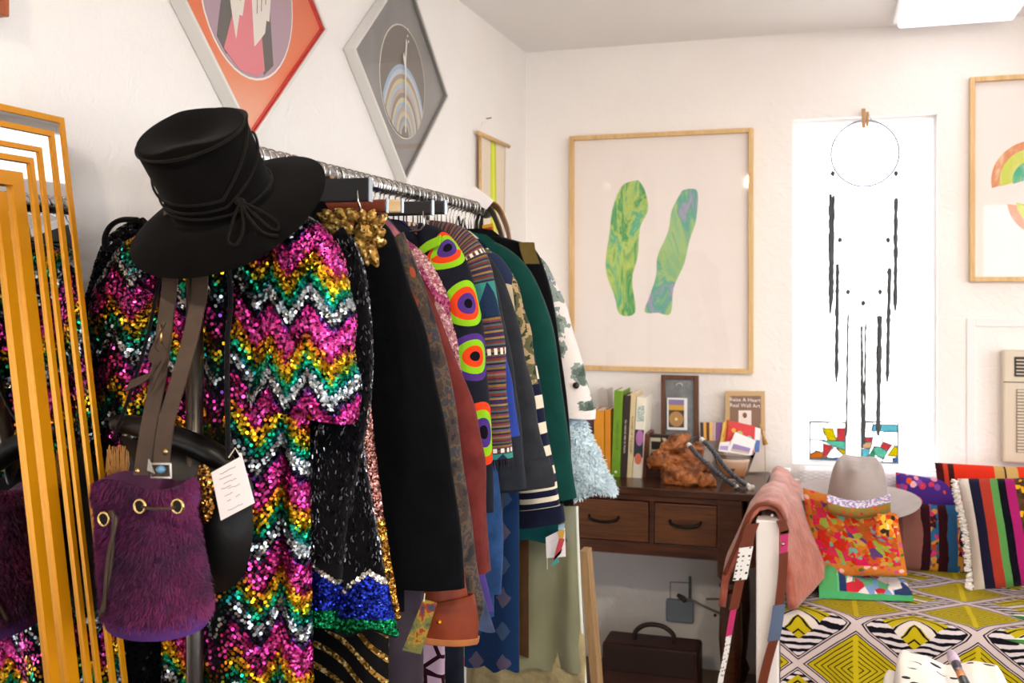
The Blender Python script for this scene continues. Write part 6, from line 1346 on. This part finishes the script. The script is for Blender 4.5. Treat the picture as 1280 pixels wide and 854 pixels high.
for x, y, o in ((130, 649, .012), (175, 633, 0), (222, 633, 0)):
    p = at_y(x, y, PB-.052+o*.8)
    PBt.part('eyelet', MB().tube([p+Vector((.009*math.cos(q), 0, .0095*math.sin(q))) for q in [2*PI*i/20 for i in range(21)]], .0023, 8, caps=False), M_brass, smooth=True)
    PBt.part('eyelet_hole', MB().lathe([(0, 0), (.0085, 0), (.0085, .002)], 16, p+Vector((0, .001, 0)), Matrix.Rotation(PI/2, 3, 'X')), M_hole)
PBt.part('drawcord', MB().tube(spline([at_y(178, 633, PB-.05), at_y(188, 636, PB-.06), at_y(210, 636, PB-.06), at_y(219, 634, PB-.05)], 14), .0022, 6).tube(spline([at_y(133, 649, PB-.03), at_y(140, 640, PB-.045), at_y(142, 660, PB-.05), at_y(137, 720, PB-.05), at_y(126, 770, PB-.045)], 24), .0032, 6).tube(spline([at_y(136, 645, PB-.04), at_y(145, 650, PB-.05), at_y(135, 700, PB-.055), at_y(130, 765, PB-.05)], 24), .003, 6), M_brown, smooth=True)
sw_ = .0118
PBt.part('strap', MB().strap(spline([(XR-.03, RA-.02, RZ+.018), at_y(213, 335, PB+.03), at_y(207, 400, PB+.01), at_y(198, 470, PB-.02), at_y(185, 540, PB-.04), at_y(177, 594, PB-.05)], 40), (sw_, .002, 0), .0016), M_brown)
PBt.part('strap', MB().strap(spline([(XR+.005, RA-.028, RZ+.018), at_y(250, 335, PB+.02), at_y(243, 400, PB), at_y(228, 460, PB-.03), at_y(208, 530, PB-.045), at_y(200, 599, PB-.054)], 40), (sw_, .002, 0), .0016), M_brown)
PBt.part('strap_tie', MB().strap(spline([at_y(x, y, PB-.035) for x, y in ((203, 410), (190, 440), (200, 452), (186, 470), (160, 482))], 24), (.006, 0, .008), .0015).strap(spline([at_y(x, y, PB-.04) for x, y in ((200, 432), (206, 446), (196, 470), (188, 490))], 16), (.004, 0, .003), .0015), M_brown)
PBt.part('strap_keeper', MB().tube([at_y(201, 406, PB-.03), at_y(201.5, 431, PB-.033)], .002, 8), M_brass, smooth=True)
for x, y in ((206, 565), (171, 589)): PBt.part('rivet', MB().lathe([(0, -.003), (.004, -.002), (.0045, 0), (0, .001)], 12, at_y(x, y, PB-.052), Matrix.Rotation(PI/2, 3, 'X')), M_brass, smooth=True)
PBt.part('buckle', MB().tube([at_y(x, y, PB-.056) for x, y in ((213, 580), (214, 597), (189, 597), (189, 580), (213, 580))], .0018, 8, caps=False), M_silver, smooth=True)
PBt.part('blue_stone', MB().lathe([(0, -.006), (.005, -.004), (.0075, 0), (.005, .004), (0, .006)], 10, at_y(201, 587, PB-.058)), plain('blue_stone', '#5a86a8', .3), smooth=True)
PBt.part('shell_point', MB().prism([(0, 0), (.012, -.004), (.002, .016)], lambda x, z, t: at_y(188, 588, PB-.06)+Vector((x-.004, -t, z)), 0, .002), plain('grey_shell', '#9a9892', .4), fix=True)
# ------------------------------------------------------------------ tags on the clothes
def tag(label, quad, Y, mat, name='price_tag', lines=(), string=None, lc='#a5a0a4', tilt=.0):
    P = [at_y(x, y, Y+(tilt if i < 2 else 0)) for i, (x, y) in enumerate(quad)]; n = (P[1]-P[0]).cross(P[3]-P[0]).normalized(); n = n if n.y < 0 else -n
    b = MB(); off = -n*.0012; b.face(P[::-1]); b.face([p+off for p in P])
    for i in range(len(P)): b.face([P[i], P[(i+1) % len(P)], P[(i+1) % len(P)]+off, P[i]+off])
    t = T(name, label, 'tag', (P[2]+P[3])/2); t.part('card', b, mat, fix=True)
    at = lambda u, v: P[3].lerp(P[2], u).lerp(P[0].lerp(P[1], u), v)+n*.0005
    r = random.Random(len(label))
    for (u0, v0, u1, v1) in lines:
        k = 9; t.part('handwriting', MB().tube([at(lerp(u0, u1, i/k), lerp(v0, v1, i/k)+r.uniform(-.012, .012)) for i in range(k+1)], .00045, 4), plain('pencil_line', lc, .8))
    if string: t.part('string', MB().tube([at_y(x, y, Y) for x, y in string], .0009, 6), plain('cotton_string', '#d8d0b8', .8))
    return t, at
M_tagw = plain('white_tag_card', '#f2ecf0', .7)
tag('white handwritten price tag hanging in front of the black leather bag', [(264, 591), (302, 570), (318, 629), (276, 651)], 1.31, M_tagw, lines=[(.25, .88, .75, .86), (.2, .78, .6, .76), (.3, .66, .7, .64), (.2, .58, .5, .57), (.4, .52, .75, .5), (.25, .42, .5, .41), (.3, .3, .4, .3), (.55, .3, .68, .3), (.25, .12, .7, .1)], string=[(301, 572), (294, 560), (286, 572)])
mpk = Mt('foil_picture', .4); X = mpk.xyz('Object'); mpk.col(mpk.ramp(mpk.noise(34, det=3), [(0, '#46522e'), (.4, '#6a6a3a'), (.5, '#9a7c24'), (.56, '#84301e'), (.62, '#3a3a52'), (.7, '#6a7a5e')]))
tag('narrow clear-sleeved picture tag hanging aslant below the black velvet coat', [(529, 749), (546, 754), (526, 818), (503, 813)], 1.56, mpk.mat, 'picture_tag', string=[(530, 752), (531, 742)])
tg, at_ = tag('white label card hanging below the navy striped cuff', [(682, 672), (706, 660), (707, 696), (683, 698)], 2.46, M_tagw, 'label_card', lines=[(.35, .7, .42, .7)], string=[(684, 698), (684, 712)])
FE = T('feather_earring', 'red and turquoise feather earring hanging on the white label card', 'earring', at_y(692, 705, 2.44), )
for nm, pts, c in (('gold_top', [(698, 662), (706, 663), (704, 674), (699, 674)], '#c8983a'), ('red_feather', [(699, 673), (706, 674), (700, 693), (692, 700)], '#b8404a'), ('dark_quill', [(703, 686), (701, 692), (692, 701), (694, 695)], '#221c24'), ('turquoise_tip', [(697, 697), (699, 703), (689, 708), (691, 702)], '#4a9a98'), ('blue_top', [(698, 656), (706, 655), (705, 662), (698, 663)], '#9ab8c8')):
    w_ = [(at_y(x, y, 2.445).x, at_y(x, y, 2.445).z) for x, y in pts]; FE.part(nm, MB().prism(w_, lambda x, z, t: Vector((x, 2.445-t, z)), 0, .0015), plain('feather', c, .8), fix=True)
tag('clear white plastic size tag sticking up over the far end of the rail', [(577, 246), (594, 233), (617, 251), (608, 262)], 2.66, M_tagw, 'size_tag')
t_, at_ = tag('yellow label with red print behind the last hanger hooks', [(601, 282), (616, 279), (619, 297), (603, 297)], 2.72, plain('yellow_label', '#dca01c', .6), 'yellow_label')
t_.part('red_print', MB().face([at_(.1, .35), at_(.9, .35), at_(.9, .75), at_(.1, .75)]), plain('red_print', '#a83a1c', .6))
# leather belt looped over the end of the rail
BLT = T('leather_belt', 'tan and dark leather belt looped over the far end of the rail', 'belt', (XR, 2.7, RZ))
M_tan = plain('tan_leather', '#8a5a2c', .5, var=.15, sc=20); M_dtan = plain('dark_tan_leather', '#3c2c20', .5)
BLT.part('outer_strap', MB().strap(spline([(XR, 2.715, RZ+.022), at_y(620, 258, 2.715), at_y(630, 275, 2.715), at_y(636, 295, 2.715), at_y(640, 330, 2.715)], 24), (.007, -.012, .006), .002), M_tan)
BLT.part('inner_strap', MB().strap(spline([(XR, 2.69, RZ+.02), at_y(613, 262, 2.69), at_y(622, 280, 2.69), at_y(628, 300, 2.69), at_y(632, 335, 2.69)], 24), (.007, -.012, .006), .002), M_dtan)
# plain board beside the rail
q0, q1 = at_y(729, 690, 2.86), at_y(743, 854, 2.86); dz_ = (q1-q0); k_ = (0-q0.z)/dz_.z; q2 = q0+dz_*k_
solo('wooden_board', 'narrow pale wooden board standing on edge past the sage skirt', 'board', MB().prism([(-.011, 0), (.011, 0), (.011, 1), (-.011, 1)], lambda x, s, t: q2.lerp(q0, s)+Vector((x, t, 0)), 0, .06), wood('raw_pine', '#8a6844', '#b08c60', 6, .6, 2, 10), (q2.x, 2.89, 0), fix=True)
# ------------------------------------------------------------------ black felt hat on the end of the rail
HY = 1.335; Pb = at_y(279, 251, HY); vd = Vector(ray(285, 255)).normalized(); rr = Vector((vd.y, -vd.x, 0)).normalized(); upv = rr.cross(vd).normalized()
ro, tl = math.radians(25), math.radians(22)
inpl = (upv*math.cos(ro)-rr*math.sin(ro)); Zb = (inpl*math.cos(tl)-vd*math.sin(tl)).normalized(); Xb = (rr*math.cos(ro)+upv*math.sin(ro)).normalized(); Xb = (Xb-Zb*Xb.dot(Zb)).normalized(); Yb = Zb.cross(Xb)
M_bfelt = fabric('black_felt', '#090808', .95, .15, var=.3, weave=600, bump=.15)
BR_, HC = (.078, .088), .125
def dentb(x, y, z, t, rx, ry, h):
    g = max(0, (t-.55)/.45)**1.5; e = ((x/rx)/.75)**2+((y/ry)/.8)**2
    dip = .022*math.exp(-e*1.6)*(1 if t > .975 else 0)
    pin = math.exp(-(((x/rx)+.35)/.35)**2)*max(0, -y/ry)*.02*g
    return z-dip-.012*g*(y/ry)*-1*0-.015*g*max(0, (x/rx)), x, y+pin
bdroop = lambda a, t: -.022*t*t-.008*t*t*max(0, -math.sin(a))*2+.012*t*t*max(0, math.cos(a))
BH = T('black_hat', 'wide-brimmed black felt hat with knotted cord band on the near rail end', 'hat', Pb)
BH.part('felt', hat_mesh(Pb, Xb, Yb, Zb, BR_[0], BR_[1], HC, lambda a: .066+.012*math.cos(a)**2, bdroop, dentb, taper=1.04), M_bfelt, smooth=True, sub=1)
M_cord = FB('black_brown_cord', '#14100d', rough=.6)
def onc(a, t, out=1.03):
    s = lerp(1, 1.04, t**1.5)*out; return Pb+Xb*(math.cos(a)*BR_[0]*s)+Yb*(math.sin(a)*BR_[1]*s)+Zb*(HC*t)
def cord(ts, nm='cord_band'): BH.part(nm, MB().tube([onc(-PI/2+2*PI*i/60, tab(i/60, ts), 1.035) for i in range(61)], .002, 6, caps=False), M_cord, smooth=True)
kn = -PI/2+.25
cord([(0, .2), (.25, .62), (.5, .45), (.75, .3), (1, .2)]); cord([(0, .1), (.3, .1), (.6, .14), (.8, .22), (1, .1)]); cord([(0, .3), (.2, .9), (.5, .8), (.8, .4), (1, .3)]); 
BH.part('crown_welt', MB().tube([onc(2*PI*i/60, .90-.03*math.cos(2*PI*i/60), 1.0) for i in range(61)], .0022, 6, caps=False), M_cord, smooth=True)
kp = at_y(282, 240, HY-.1); kp = onc(kn, .2, 1.06)
BH.part('knot', MB().lathe([(0, -.007), (.006, -.004), (.008, 0), (.006, .004), (0, .007)], 10, kp), M_cord, smooth=True)
for L in (((0, 0), (-8, 22), (-14, 46), (-4, 50), (4, 30), (0, 0)), ((0, 0), (14, 12), (34, 30), (44, 32), (42, 22), (20, 8), (0, 0)), ((0, 0), (10, 18), (26, 36), (44, 40))):
    BH.part('bow_loop', MB().tube(spline([kp+rr*(dx/1280*1.5)-upv*(dy/1280*1.5)-vd*(.004+.035*(dy/50)) for dx, dy in L], 26), .0019, 6), M_cord, smooth=True)
